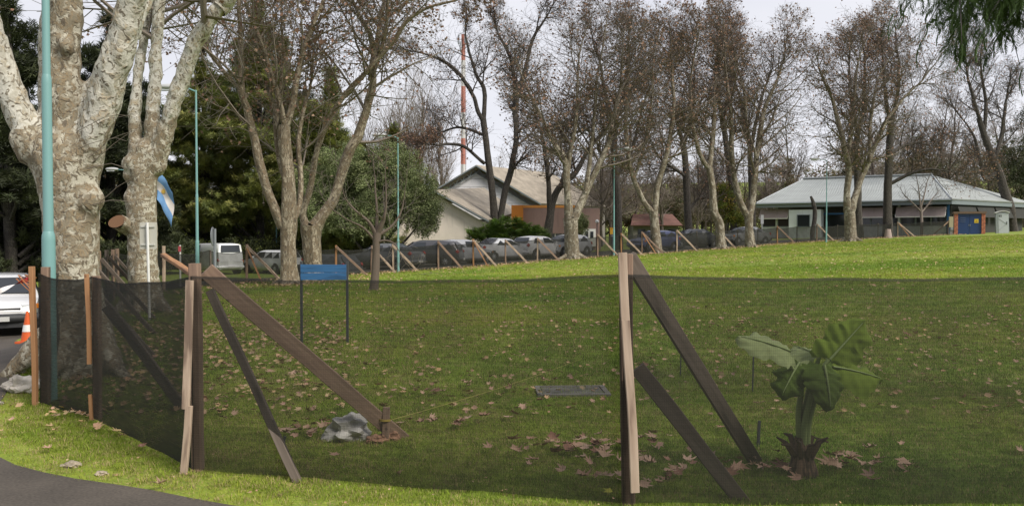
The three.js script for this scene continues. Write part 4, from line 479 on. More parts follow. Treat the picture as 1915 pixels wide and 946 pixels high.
for (const [x, z, H, W, seed, cols, label] of [[27.5, -118, 12.5, 4.5, 151, DUSK, 'rounded dull green tree on the skyline behind the slender plane trees'], [21, -108, 9, 4, 152, DUSK, 'low olive tree behind the yellow-green shrub'], [56, -112, 15, 4.6, 153, DUSK, 'dull green tree behind the pavilion roof'], [63, -100, 17, 5, 154, DARK, 'tall dark conifer at the right end of the pavilion'], [72, -108, 19, 5, 155, DARK, 'dark conifer beyond the portable toilet'], [48, -116, 13, 4.6, 156, DUSK, 'bushy olive tree peeping over the pavilion ridge'], [11.5, -102, 10, 4, 157, DUSK, 'dull green tree behind the dark crooked tree'], [5, -104, 9, 3.6, 158, DUSK, 'grey-green tree above the mauve entrance'], [67, -92, 11, 4, 159, DARK, 'dark evergreen right behind the portable toilet'], [37, -112, 11, 4, 160, DUSK, 'rounded tree left of the pavilion ridge']])
  leafy('background_tree', label, 'evergreens on the skyline', x, z, { seed, trunk: [H * 0.9, 0.25], lobes: [[0, H * 0.5, 0, W * 0.8, H * 0.36, W * 0.7], [W * 0.4, H * 0.35, 0, W * 0.6, H * 0.25, W * 0.6], [-W * 0.4, H * 0.4, 0, W * 0.6, H * 0.28, W * 0.6], [0.3, H * 0.8, 0, W * 0.45, H * 0.2, W * 0.45]], n: 1300, clump: leafClump, size: 1.15, gap: 0.5, gapAt: -0.1, cols });
// ---- bare woodland behind: three prototypes, copied and turned
function wildTree(seed, H, slim) {
  const r = mulberry(seed), G = [new Geo(), new Geo()], tips = [], o = { ...OPT, reach: H * 0.34, levels: 3, kids: [0, 5, 6, 7], min: 0.011, up: slim ? 0.3 : 0.14, along: slim ? 1.3 : 0.7 };
  const pts = [], rad = []; for (let k = 0; k <= 6; k++) { const t = k / 6; pts.push(V3(noise3(t * 2, seed, 2) * 0.8 * t, H * 0.5 * t - 0.1, noise3(t * 2, seed, 7) * 0.8 * t)); rad.push(mix(H * 0.014, H * 0.008, t)); } G[0].tube(pts, rad, 8, 0.15, seed);
  for (let k = 0; k < 7; k++) { const i = 2 + Math.floor(k * 5 / 7), a = k * 2.4; grow(G, r, pts[i], V3(Math.cos(a), slim ? 2.2 : 0.9, Math.sin(a)), o.reach * mix(0.8, 1.2, r()), rad[i] * 0.6, 3, o, tips); }
  grow(G, r, pts[6], V3(0, 1, 0), o.reach * 1.4, rad[6], 3, o, tips);
  return [G[0].geo(), G[1].geo(), tips];
}
const wild = [wildTree(201, 14, false), wildTree(202, 15, false), wildTree(203, 20, true)];
const wildG = 'leafless trees of the woodland behind the lane';
const wildSpots = []; { const r = mulberry(300);
  for (let k = 0; k < 15; k++) wildSpots.push([mix(8, 36, (k + r() * 0.8) / 15), -mix(k > 7 ? 108 : 84, 120, r()), k % 2, mix(0.7, 1.02, r()), 'thin brown leafless tree in the thicket behind the dark parked cars', M.barkTwigPale]);
  for (let k = 0; k < 9; k++) wildSpots.push([mix(38, 78, (k + r() * 0.8) / 9), -mix(100, 122, r()), k % 2, mix(0.95, 1.35, r()), 'tall brown leafless tree rising behind the pavilion roof', M.barkTwig]);
  for (let k = 0; k < 6; k++) wildSpots.push([mix(-22, -8, (k + r() * 0.6) / 6), -mix(108, 125, r()), 2, mix(0.95, 1.2, r()), 'slim pale poplar, bare and upright, on the skyline behind the evergreen', M.barkTwigPale]);
  for (let k = 0; k < 5; k++) wildSpots.push([mix(-2, 8, (k + r() * 0.8) / 5), -mix(112, 130, r()), k % 2, mix(0.8, 1.0, r()), 'leafless tree showing above the roof of the gabled hall', M.barkTwigPale]);
}
wildSpots.forEach(([x, z, v, s, label, tw], k) => { const root = base('woodland_tree', [x, ground(x, z), z], k * 2.1); root.scale.setScalar(s); tag(root, label, 'tree', wildG); mesh('trunk', wild[v][0], v === 2 ? M.barkTwigPale : M.barkTwigDark, root); mesh('crown', wild[v][1], tw, root); });
{ // far wooded skyline that reads as one mass
  const r = mulberry(310), m = [], mt = new THREE.Matrix4(), q = new THREE.Quaternion(), c = new THREE.Color();
  for (let k = 0; k < 9000; k++) { const x = mix(-130, 190, r()), z = -mix(140, 190, r()), H = 5 + 5 * (0.5 + noise3(x * 0.06, 1.5, 3)) + (x < -20 || x > 60 ? 7 : 0); const y = ground(x, z) + H * Math.pow(r(), 0.7), s = mix(2, 3.6, r()); q.setFromEuler(new THREE.Euler(r(), r() * 6, r())); mt.compose(V3(x, y, z), q, V3(s, s, s)); m.push(mt.clone()); }
  const im = new THREE.InstancedMesh(leafClump, M.foliage, m.length); m.forEach((a, k) => { im.setMatrixAt(k, a); const t = DUSK[k % 3], b = mix(0.8, 1.4, r()); im.setColorAt(k, c.setRGB(t[0] * b, t[1] * b, t[2] * b)); });
  im.name = 'distant_woods'; im.castShadow = im.receiveShadow = true; scene.add(im); tag(im, 'distant brown and olive woods along the horizon', 'woods', null, 'stuff');
}
{ // weeping pepper tree: trunk out to the right, green sprays hanging into the corner
  const r = mulberry(401), root = base('pepper_tree', [6.6, 0, -6.6]); tag(root, 'weeping pepper tree with hanging feathery green sprays', 'tree');
  const g = new Geo(); g.tube([V3(0, -0.1, 0), V3(0.05, 1.2, 0), V3(-0.1, 2.4, 0), V3(-0.6, 3.6, 0.1), V3(-1.3, 4.4, 0.1)], [0.24, 0.18, 0.16, 0.12, 0.07], 12, 0.25, 2); g.tube([V3(-0.1, 2.4, 0), V3(0.7, 3.6, -0.4), V3(1.3, 4.6, -0.8)], [0.14, 0.1, 0.06], 9, 0.2, 3);
  const ends = []; for (let k = 0; k < 110; k++) { const s = k % 2 ? V3(mix(-2.9, -2.1, r()), mix(3.55, 4.1, r()), mix(-0.5, 0.5, r())) : V3(mix(-2.8, 0.2, r()), mix(3.6, 4.5, r()), mix(-0.8, 0.5, r())); const pts = [s.clone()], rd = [0.012], q = s.clone(), d = V3(mix(-0.25, 0.3, r()), 0.1, mix(-0.3, 0.3, r())).normalize(); const L = mix(0.5, 1.1, r()); for (let j = 1; j <= 6; j++) { d.y -= 0.32; d.normalize(); q.addScaledVector(d, L / 6); pts.push(q.clone()); rd.push(0.011 - j * 0.0014); ends.push([q.clone(), d.clone()]); } g.tube(pts, rd, 4); g.tube([V3(-0.6, 3.6, 0.1).lerp(V3(-1.3, 4.4, 0.1), r()), s], [0.02, 0.012], 4); }
  add('trunk', g, M.barkDark, root);
  const fr = new Geo(); for (let k = 0; k < 13; k++) for (const sd of [-1, 1]) { const t = k / 13, p = V3(0, -0.19 * t, 0.02 * Math.sin(t * 3)), d = V3(sd * 0.8, -0.75, 0.1 * Math.sin(k * 2.3)).normalize(); blade(fr, p, d, 0.0038, 0.05 * (1.1 - 0.4 * t), 0); }
  const n = 2700, im = new THREE.InstancedMesh(fr.geo(), M.foliage, n), mt = new THREE.Matrix4(), q = new THREE.Quaternion(), c = new THREE.Color();
  for (let k = 0; k < n; k++) { const [p, d] = ends[Math.floor(r() * ends.length)]; q.setFromEuler(new THREE.Euler(mix(-0.9, 0.9, r()), r() * 6.28, mix(-0.9, 0.9, r()))); const s = mix(0.8, 1.5, r()); mt.compose(p.clone().addScaledVector(rv(r), 0.05), q, V3(s, s, s)); im.setMatrixAt(k, mt); const b = mix(0.7, 1.3, r()); im.setColorAt(k, c.setRGB(0.06 * b, 0.1 * b, 0.03 * b)); }
  im.name = 'foliage'; im.castShadow = im.receiveShadow = true; im.userData.kind = 'stuff'; root.add(im);
}
// ---------------------------------------------------------------- buildings
const plasterTex = texture(512, 512, (u, v) => { const a = fbm(u * 6, v * 4, 4, 6, 3), b = fbm(u * 80, v * 80, 2, 80, 6), s = fbm(u * 30, v * 2, 3, 30, 9), k = 1 + 0.16 * a + 0.12 * b - 0.12 * smooth(0.1, 0.4, s); return lin(0.62 * k, 0.62 * k, 0.62 * k); }, 4);
const plaster = (r, g, b) => std({ map: plasterTex, color: rgb(r / 0.62, g / 0.62, b / 0.62), roughness: 0.9 });
const tileTex = texture(512, 512, (u, v) => { const a = fbm(u * 6, v * 6, 4, 6, 13), b = fbm(u * 40, v * 40, 3, 40, 16), row = 0.5 + 0.5 * Math.sin(v * Math.PI * 2 * 24), k = 1 + 0.5 * a + 0.3 * b - 0.12 * row; return lin(0.6 * k, 0.58 * k, 0.55 * k); }, 5);
const ribTex = texture(512, 64, (u, v) => { const s = 0.5 + 0.5 * Math.cos(u * Math.PI * 2 * 12), k = Math.pow(s, 4); return [k, k, k]; }, 3.0, false);
const zincTex = texture(512, 512, (u, v) => { const a = fbm(u * 3, v * 6, 4, 3, 23), s = fbm(u * 60, v * 2, 3, 60, 26), k = 1 + 0.2 * a + 0.2 * s; return lin(0.5 * k, 0.52 * k, 0.52 * k); }, 6);
M.zinc = std({ map: zincTex, color: rgb(0.60, 0.62, 0.60), bumpMap: ribTex, bumpScale: 0.03, roughness: 0.6, metalness: 0.1 });
M.fascia = plain(0.16, 0.19, 0.2, 0.6); M.mauve = plaster(0.26, 0.175, 0.155); M.cream = plaster(0.72, 0.65, 0.57); M.orange = plaster(0.55, 0.20, 0.035);
M.oldRoof = std({ map: tileTex, color: rgb(0.5, 0.455, 0.385), roughness: 0.95 }); M.palePanel = plaster(0.7, 0.7, 0.72); M.awning = plaster(0.30, 0.245, 0.23); M.pavWall = plaster(0.46, 0.49, 0.49); M.blueTrim = plain(0.02, 0.1, 0.24, 0.5);
M.greyWall = plaster(0.22, 0.205, 0.19); M.redTile = std({ map: tileTex, color: rgb(0.24, 0.125, 0.105), roughness: 0.95 });
{ // long low pavilion with hipped metal roof; local x runs along its front, z comes towards the lawn
  const b = base('pavilion', [26.6, 1.0, -89], -0.623); tag(b, 'long low pavilion with grey hipped metal roof and pink-grey awnings', 'building');
  const E = 4.1, H = 7.05, T = 0.16, FL = [0, E, 0], FR = [18.84, E, 0], BR = [24.5, E, -17], BL = [-1, E, -17], RL = [2.76, H, -8.1], RR = [15.7, H, -9.6];
  const roof = new THREE.Group(); roof.name = 'roof'; b.add(roof);
  for (const q of [[FL, FR, RR, RL], [FR, BR, RR], [BR, BL, RL, RR], [BL, FL, RL]]) add('roof_slope', new Geo().slab(q, T), M.zinc, roof);
  const cap = (a, c, r) => add('ridge_cap', new Geo().tube([V3(a[0], a[1] + 0.03, a[2]), V3(c[0], c[1] + 0.03, c[2])], [r, r], 6), plain(0.42, 0.45, 0.46, 0.5), roof); cap(RL, RR, 0.16); cap(FR, RR, 0.07); cap(FL, RL, 0.07);
  add('roof_vent', new Geo().box(9.2, H + 0.12, -8.9, 13.2, 0.12, 0.7, 0.116), plain(0.4, 0.42, 0.43, 0.5), roof);
  add('fascia', new Geo().box(9.42, E - 0.36, 0.0, 18.9, 0.34, 0.08), M.fascia, b); add('gutter', new Geo().tube([V3(-0.1, E - 0.12, 0.1), V3(18.95, E - 0.12, 0.1)], [0.09, 0.09], 8), plain(0.2, 0.23, 0.24, 0.5), b);
  add('fascia', new Geo().slab([[18.9, E - 0.53, 0.05], [24.5, E - 0.53, -17], [24.5, E - 0.19, -17], [18.9, E - 0.19, 0.05]], 0.08), M.fascia, b);
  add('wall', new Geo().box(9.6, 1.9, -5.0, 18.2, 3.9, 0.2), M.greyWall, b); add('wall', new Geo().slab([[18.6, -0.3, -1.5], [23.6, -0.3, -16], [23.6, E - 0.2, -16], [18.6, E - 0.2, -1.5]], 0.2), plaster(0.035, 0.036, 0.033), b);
  add('ceiling', new Geo().slab([[0.2, E - 0.25, -0.1], [18.6, E - 0.25, -0.1], [23.6, E - 0.25, -16], [0.2, E - 0.25, -16]], 0.05), M.greyWall, b); add('floor', new Geo().box(9.5, 0.05, -2.6, 18.6, 0.7, 4.7), M.greyWall, b);
  const front = -1.2, lowWall = (x0, x1) => add('low_wall', new Geo().box((x0 + x1) / 2, 0.62, front, x1 - x0, 1.75, 0.18), M.pavWall, b);
  lowWall(0.2, 3.4); lowWall(10.0, 18.4);
  const win = (x0, x1, y0, y1, z) => { const f = add('window', new Geo().box((x0 + x1) / 2, (y0 + y1) / 2, z, x1 - x0, y1 - y0, 0.05), M.glass, b), t = 0.07, g = new Geo(); g.box(x0, (y0 + y1) / 2, z + 0.03, t, y1 - y0 + t, 0.09).box(x1, (y0 + y1) / 2, z + 0.03, t, y1 - y0 + t, 0.09).box((x0 + x1) / 2, y1, z + 0.033, x1 - x0 - t, t, 0.09).box((x0 + x1) / 2, y0, z + 0.033, x1 - x0 - t, t, 0.09); add('window_frame', g, M.fascia, f); };
  win(0.35, 1.75, 1.55, 2.6, front); win(2.0, 3.35, 1.55, 2.6, front); for (let k = 0; k < 6; k++) win(10.1 + k * 1.38, 11.4 + k * 1.38, 1.55, 2.65, front);
  add('post', new Geo().box(1.87, 1.9, front + 0.05, 0.2, 3.6, 0.2), M.pavWall, b); for (const x of [9.9, 14.1, 18.45]) add('post', new Geo().box(x, 1.9, front + 0.15, 0.2, 3.7, 0.2), x > 18 ? M.blueTrim : M.pavWall, b);
  const aw = (x0, x1) => { const a = add('awning', new Geo().slab([[x0, 2.45, -0.25], [x1, 2.45, -0.25], [x1, 3.4, -0.75], [x0, 3.4, -0.75]], 0.05), M.awning, b); add('awning_trim', new Geo().box((x0 + x1) / 2, 2.4, -0.22, x1 - x0, 0.09, 0.08), M.offwhite, a); for (const x of [x0, x1]) add('awning_arm', new Geo().beam([x, 3.42, -1.1], [x, 2.45, -0.2], 0.05, 0.05), M.offwhite, a); };
  aw(0.2, 3.3); aw(9.95, 13.5); aw(13.9, 18.3);
  // white box that stands forward, with its own window and a dark doorway beside it
  add('white_box', new Geo().box(5.1, 1.55, -0.75, 3.3, 3.5, 1.1), plaster(0.6, 0.64, 0.65), b); win(4.35, 5.65, 1.5, 2.75, -0.17);
  add('doorway', new Geo().box(8.3, 1.5, -2.0, 3.0, 2.9, 0.1), M.glass, b); add('door_frame', new Geo().box(8.3, 2.85, -1.2, 3.0, 0.16, 0.12).box(9.2, 1.5, -1.25, 0.35, 2.6, 0.12), M.blueTrim, b);
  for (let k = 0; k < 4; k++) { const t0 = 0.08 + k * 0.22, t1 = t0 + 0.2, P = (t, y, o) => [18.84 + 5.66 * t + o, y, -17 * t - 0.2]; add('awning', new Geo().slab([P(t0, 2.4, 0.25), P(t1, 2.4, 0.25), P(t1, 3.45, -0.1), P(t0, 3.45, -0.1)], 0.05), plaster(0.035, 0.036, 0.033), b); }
}
{ // gabled hall: cream front wing and a taller trussed hall behind it
  const b = base('gabled_hall', [0, -0.2, 0]); tag(b, 'cream gabled hall with stained roof and trussed upper gable', 'building');
  const F = 62, pk = [-5.9, 5.25, -F], eR = [-1.75, 2.95, -F], eL = [-10.2, 2.7, -F], bp = [-2.75, 6.45, -80], bR = [0.6, 4.1, -80], bL = [-8.5, 4.0, -80];
  add('wall', new Geo().slab([[-10.0, -0.4, -F - 0.4], [-2.05, -0.4, -F - 0.4], [-2.05, 2.75, -F - 0.4], [-5.9, 4.95, -F - 0.4], [-10.0, 2.5, -F - 0.4]], 0.25), M.cream, b);
  add('wall', new Geo().slab([[-2.06, -0.4, -F - 0.66], [0.3, -0.4, -79.9], [0.3, 3.9, -79.9], [-2.06, 2.7, -F - 0.66]], 0.2), M.cream, b);
  const rf = new THREE.Group(); rf.name = 'roof'; b.add(rf);
  add('roof_slope', new Geo().slab([eR, bR, bp, pk], 0.2), M.oldRoof, rf); add('roof_slope', new Geo().slab([pk, bp, bL, eL], 0.2), M.oldRoof, rf);
  add('barge_board', new Geo().beam([pk[0], pk[1] - 0.12, pk[2] + 0.12], [eR[0], eR[1] - 0.12, eR[2] + 0.12], 0.1, 0.34, 2), M.fascia, rf); add('barge_board', new Geo().beam([eL[0], eL[1] - 0.12, eL[2] + 0.12], [pk[0], pk[1] - 0.12, pk[2] + 0.12], 0.1, 0.34, 3), M.fascia, rf);
  // upper hall
  const U = 82, a0 = [-3.6, 8.85, -U], aR = [2.9, 5.0, -U], aL = [-10.1, 5.0, -U], sh = p => [p[0] + 8, p[1], p[2] - 10.4];
  const uf = new THREE.Group(); uf.name = 'upper_roof'; b.add(uf);
  add('roof_slope', new Geo().slab([aR, sh(aR), sh(a0), a0], 0.22), M.oldRoof, uf); add('roof_slope', new Geo().slab([a0, sh(a0), sh(aL), aL], 0.22), M.oldRoof, uf);
  for (const [p, q] of [[a0, aR], [aL, a0]]) add('barge_board', new Geo().beam([p[0], p[1] - 0.12, p[2] + 0.1], [q[0], q[1] - 0.12, q[2] + 0.1], 0.12, 0.3, 4), M.fascia, uf);
  const zz = -U - 0.55, top = x => 7.55 - Math.abs(x + 3.6) * 0.592;
  for (let k = 0; k < 6; k++) { const y0 = 3.4 + k * 0.82, y1 = Math.min(y0 + 0.79, 8.05), w0 = Math.min(6.3, (8.1 - y0) / 0.592), w1 = Math.max(0.05, (8.1 - y1) / 0.592), w = Math.min(6.3, w1); add('gable_panel', new Geo().slab([[-3.6 - w0, y0, zz], [-3.6 + w0, y0, zz], [-3.6 + w, y1, zz], [-3.6 - w, y1, zz]], 0.1), M.palePanel, b); }
  add('gable_wall', new Geo().slab([[-9.8, -0.3, zz - 0.15], [2.7, -0.3, zz - 0.15], [2.7, 4.9, zz - 0.15], [-3.6, 8.5, zz - 0.15], [-9.8, 4.9, zz - 0.15]], 0.2), M.greyWall, b);
  add('side_wall', new Geo().slab([[2.7, -0.3, zz - 0.4], [10.6, -0.3, zz - 10.6], [10.6, 4.8, zz - 10.6], [2.7, 4.8, zz - 0.4]], 0.2), M.greyWall, b);
  for (const s of [-1, 1]) { const tr = new Geo(); let lo = [-3.6, 7.7], hi; tr.beam([-3.6, 8.05, zz + 0.3], [-3.6 + s * 6.2, 8.05 - 6.2 * 0.592, zz + 0.3], 0.08, 0.08, 1); for (let k = 0; k < 9; k++) { const x0 = k * 0.69, x1 = x0 + 0.345, x2 = x0 + 0.69, yt = x => 8.6 - x * 0.592, yb = x => 8.05 - x * 0.592; tr.beam([-3.6 + s * x0, yb(x0), zz + 0.3], [-3.6 + s * x1, yt(x1), zz + 0.3], 0.06, 0.06, 2).beam([-3.6 + s * x1, yt(x1), zz + 0.3], [-3.6 + s * x2, yb(x2), zz + 0.3], 0.06, 0.06, 3); } add('truss', tr, plain(0.16, 0.19, 0.19, 0.7), b); }
}
{ // mauve entrance block
  const b = base('entrance_block', [0.3, 0.1, -70]); tag(b, 'low mauve entrance block with an orange corner and parapet', 'building');
  add('wall', new Geo().box(3.2, 2.75, 0, 5.4, 2.2, 0.3), M.mauve, b); add('wall', new Geo().box(6.55, 2.6, -0.02, 1.3, 2.4, 0.3), M.mauve, b); add('wall', new Geo().box(1.9, 0.8, 0.02, 1.2, 1.68, 0.28), M.mauve, b); add('wall', new Geo().box(6.9, 0.7, 0.02, 0.8, 1.4, 0.28), M.mauve, b); add('parapet', new Geo().box(2.95, 3.95, -0.05, 4.8, 0.22, 0.44), plaster(0.6, 0.26, 0.07), b);
  add('orange_pillar', new Geo().box(0.15, 2.9, 0.3, 1.0, 2.3, 0.9), M.orange, b); add('roof', new Geo().box(3.6, 3.8, -3.2, 7.0, 0.1, 5.9), M.greyWall, b); add('back_wall', new Geo().box(3.6, 1.8, -6.2, 7.0, 3.8, 0.2), M.greyWall, b); add('side_wall', new Geo().box(7.15, 1.8, -3.2, 0.2, 3.7, 5.8), M.mauve, b); add('side_wall', new Geo().box(0.25, 1.8, -3.2, 0.2, 3.7, 5.8), M.mauve, b);
  const d = add('glass_door', new Geo().box(3.7, 0.9, -0.1, 2.2, 1.7, 0.06), plain(0.12, 0.14, 0.15, 0.15), b); add('door_frame', new Geo().box(4.55, 0.95, 0.02, 0.16, 1.75, 0.12).box(4.0, 0.95, 0.02, 0.08, 1.75, 0.12).box(3.4, 0.95, 0.02, 0.08, 1.75, 0.12), M.offwhite, d);
  const k = add('kiosk_window', new Geo().box(6.3, 1.3, 0.22, 1.1, 1.5, 0.1), M.white, b); for (const x of [6.08, 6.52]) add('pane', new Geo().box(x, 1.55, 0.29, 0.26, 0.55, 0.05), M.glass, k);
}
{ const b = base('grey_shed', [-11.6, -0.3, -60]); tag(b, 'grey boarded shed half hidden under the evergreen tree', 'building'); for (let k = 0; k < 12; k++) add('board', new Geo().box(-1.8 + k * 0.33, 2.2, 0.02 * (k % 2), 0.31, 2.6, 0.1), k % 3 ? plain(0.17, 0.15, 0.14, 0.9) : plain(0.2, 0.175, 0.16, 0.9), b); add('wall', new Geo().box(0, 1.6, -1.6, 4.0, 3.6, 3.0), M.greyWall, b); add('roof', new Geo().slab([[-2.3, 3.5, 0.5], [2.3, 3.5, 0.5], [2.3, 4.2, -3.4], [-2.3, 4.2, -3.4]], 0.12), M.zinc, b); }
{ const b = base('red_roofed_house', [17.2, 0.6, -100]); tag(b, 'small house with faded red tiled roof among the bare trees', 'building'); add('wall', new Geo().box(0, 1.1, 0, 5.4, 2.4, 4.6), plaster(0.16, 0.15, 0.13), b); for (const x of [-1.7, 0.3, 1.9]) add('window', new Geo().box(x, 1.2, 2.31, 0.9, 1.0, 0.06), M.glass, b); const rf = new THREE.Group(); rf.name = 'roof'; b.add(rf); add('roof_slope', new Geo().slab([[-3.1, 2.2, 2.9], [3.1, 2.2, 2.9], [2.4, 3.6, 0], [-2.4, 3.6, 0]], 0.12), M.redTile, rf); add('roof_slope', new Geo().slab([[3.1, 2.2, -2.9], [-3.1, 2.2, -2.9], [-2.4, 3.6, 0], [2.4, 3.6, 0]], 0.12), M.redTile, rf); add('roof_slope', new Geo().slab([[3.1, 2.2, 2.9], [3.1, 2.2, -2.9], [2.4, 3.6, 0]], 0.12), M.redTile, rf); }
{ // radio mast painted in red and white bands
  const b = base('radio_mast', [-9.5, -0.3, -160]); tag(b, 'tall red and white banded radio mast rising behind the hall', 'mast'); const red = plain(0.42, 0.17, 0.13, 0.7), wh = plain(0.55, 0.54, 0.53, 0.7);
  for (let k = 0; k < 8; k++) { const y0 = 0.6 + k * 5.05, y1 = y0 + 5.05, r0 = mix(0.66, 0.36, k / 8), r1 = mix(0.66, 0.36, (k + 1) / 8), g = new Geo(); g.tube([V3(0, y0, 0), V3(0, y1, 0)], [r0 * 0.72, r1 * 0.72], 10); for (let j = 0; j < 3; j++) { const a = j * 2.094 + 0.4; g.tube([V3(Math.cos(a) * r0, y0, Math.sin(a) * r0), V3(Math.cos(a) * r1, y1, Math.sin(a) * r1)], [0.07, 0.07], 5); } add('mast_section', g, k % 2 ? red : wh, b); }
  const an = new Geo(); for (let j = 0; j < 6; j++) { const a = j * 1.047; an.box(Math.cos(a) * 0.9, 38.5 + (j % 2) * 1.5, Math.sin(a) * 0.9, 0.3, 1.8, 0.3, a); an.beam([0, 38.5 + (j % 2) * 1.5, 0], [Math.cos(a) * 0.9, 38.5 + (j % 2) * 1.5, Math.sin(a) * 0.9], 0.08, 0.08); } an.tube([V3(0, 41, 0), V3(0, 44, 0)], [0.06, 0.03], 6); add('antennas', an, M.steel, b); add('footing', new Geo().box(0, 0.2, 0, 2.4, 1, 2.4), M.greyWall, b);
}
// ---------------------------------------------------------------- fences of timber posts, braces and shade netting
function netPanel(a, b, ha, hb, sag, mat, parent, o = {}) { // a, b = [x, z]; ha, hb = height of the top edge at either post
  const g = new Geo(), hem = new Geo(), L = Math.hypot(b[0] - a[0], b[1] - a[1]), n = Math.max(6, Math.ceil(L / (o.step ?? 0.12))), m = o.rows ?? 8, nx = (b[1] - a[1]) / L, nz = -(b[0] - a[0]) / L, s = o.seed ?? 1, u0 = o.u0 ?? 0;
  const at = (t, v) => { const x = mix(a[0], b[0], t), z = mix(a[1], b[1], t), y0 = ground(x, z) + (o.lift ?? 0.025) + 0.02 * noise3(t * L * 1.7, s, 2), yt = ground(x, z) + mix(ha, hb, t) - sag * 4 * t * (1 - t) + 0.012 * noise3(t * L * 2, s, 4);
    const free = Math.sin(Math.PI * t), w = ((o.puff ?? 0.03) * noise3(t * L * 0.9, v * 1.3, s + 3) + (o.puff ?? 0.03) * 0.5 * noise3(t * L * 2.6 + v * 0.8, v * 1.1, s + 8)) * (0.25 + free) + (o.drape ? o.drape * free * 0.12 * Math.sin((t * 9 + v * 3) * 2) * v : 0); return [x + nx * w, mix(y0, yt, v), z + nz * w]; };
  for (let k = 0; k <= n; k++) for (let j = 0; j <= m; j++) { const p = at(k / n, j / m); g.v(...p, u0 + k / n * L, p[1]); }
  for (let k = 0; k < n; k++) for (let j = 0; j < m; j++) { const q = k * (m + 1) + j; g.tri(q, q + m + 1, q + 1).tri(q + 1, q + m + 1, q + m + 2); }
  const net = add('netting', g, mat, parent);
  for (let k = 0; k <= n; k++) { const p = at(k / n, 1); hem.v(p[0] + nx * -0.003, p[1] + 0.004, p[2] + nz * -0.003); hem.v(p[0] + nx * -0.003, p[1] - (o.hem ?? 0.02), p[2] + nz * -0.003); }
  for (let k = 0; k < n; k++) hem.tri(k * 2, k * 2 + 1, k * 2 + 2).tri(k * 2 + 1, k * 2 + 3, k * 2 + 2);
  add('hem', hem, M.netHem, net); return net;
}
const nearFence = base('net_fence', [0, 0, 0]); tag(nearFence, 'near fence of dark shade netting on timber posts along the verge', 'fence');
{
  const F = nearFence, post = (a, b, w, t, m, s, hint) => add('post', new Geo().beam(a, b, w, t, s, hint), m, F), brace = (a, b, w, t, m, s, hint) => add('brace', new Geo().beam(a, b, w, t, s, hint, 0.006), m, F), batten = (a, b, w, t, m, s, hint) => add('batten', new Geo().beam(a, b, w, t, s, hint, 0.008), m, F);
  // posts stand behind the netting, battens in front nail it to them
  post([0.69, -0.25, -4.82], [0.672, 1.49, -4.80], 0.075, 0.06, M.woodPink, 1); batten([0.712, 0.11, -4.72], [0.638, 1.50, -4.735], 0.05, 0.028, M.woodPale, 2);
  brace([0.70, 1.47, -4.88], [1.72, 0.0, -5.72], 0.095, 0.035, M.woodGrey, 3, [0.3, 0, 1]); brace([0.75, 0.80, -4.90], [1.47, -0.12, -4.93], 0.095, 0.035, M.woodGrey, 4, [0, 0, 1]);
  post([-2.135, -0.25, -5.53], [-2.15, 1.41, -5.53], 0.068, 0.068, M.woodPink, 5); batten([-2.195, 0.005, -5.43], [-2.165, 0.46, -5.44], 0.046, 0.03, M.woodPale, 6); batten([-2.185, 0.44, -5.435], [-2.16, 1.30, -5.45], 0.05, 0.026, M.woodPale, 7);
  brace([-2.10, 1.36, -5.60], [-0.86, -0.02, -6.42], 0.115, 0.035, M.woodPink, 8, [0.2, 0, 1]); brace([-2.07, 1.22, -5.60], [-1.385, 0.0, -5.262], 0.055, 0.035, M.woodGrey, 9, [0, 0, 1]);
  brace([-2.14, 1.30, -5.62], [-2.99, 1.43, -7.0], 0.045, 0.03, M.woodOrange, 19, [0, 1, 0.2]);
  post([-3.585, -0.25, -7.04], [-3.60, 1.25, -7.06], 0.06, 0.06, M.woodPink, 10); batten([-3.615, 0.5, -6.965], [-3.64, 1.27, -6.985], 0.035, 0.024, M.woodOrange, 11); batten([-3.60, 0.02, -6.96], [-3.605, 0.24, -6.965], 0.028, 0.022, M.woodOrange, 12);
  brace([-3.55, 0.98, -7.13], [-2.98, -0.02, -7.45], 0.09, 0.035, M.woodGrey, 13, [0, 0, 1]);
  post([-4.44, -0.25, -7.74], [-4.42, 1.30, -7.74], 0.07, 0.06, M.woodPink, 14); batten([-4.475, 0.0, -7.62], [-4.49, 1.31, -7.63], 0.042, 0.05, M.woodOrange, 15);
  post([3.62, -0.25, -4.83], [3.6, 1.46, -4.83], 0.07, 0.06, M.woodPink, 16); post([6.6, -0.25, -4.86], [6.6, 1.46, -4.86], 0.07, 0.06, M.woodPink, 17);
  const o = { puff: 0.022, rows: 12, hem: 0.016 };
  netPanel([0.675, -4.765], [3.6, -4.775], 1.37, 1.38, 0.03, M.net, F, { ...o, seed: 2, u0: 3 }); netPanel([3.6, -4.775], [6.6, -4.8], 1.38, 1.37, 0.03, M.net, F, { ...o, seed: 3, u0: 6 });
  netPanel([-2.15, -5.48], [0.675, -4.765], 1.325, 1.375, 0.035, M.net, F, { ...o, seed: 5 }); netPanel([-3.6, -7.0], [-2.15, -5.48], 1.245, 1.325, 0.05, M.netDense, F, { ...o, seed: 7 }); netPanel([-4.46, -7.68], [-3.6, -7.0], 1.25, 1.245, 0.045, M.netDense, F, { ...o, seed: 9 });
}
const farFence = base('net_fence', [0, 0, 0]); tag(farFence, 'far fence of dark netting with braced timber posts in front of parked cars', 'fence');
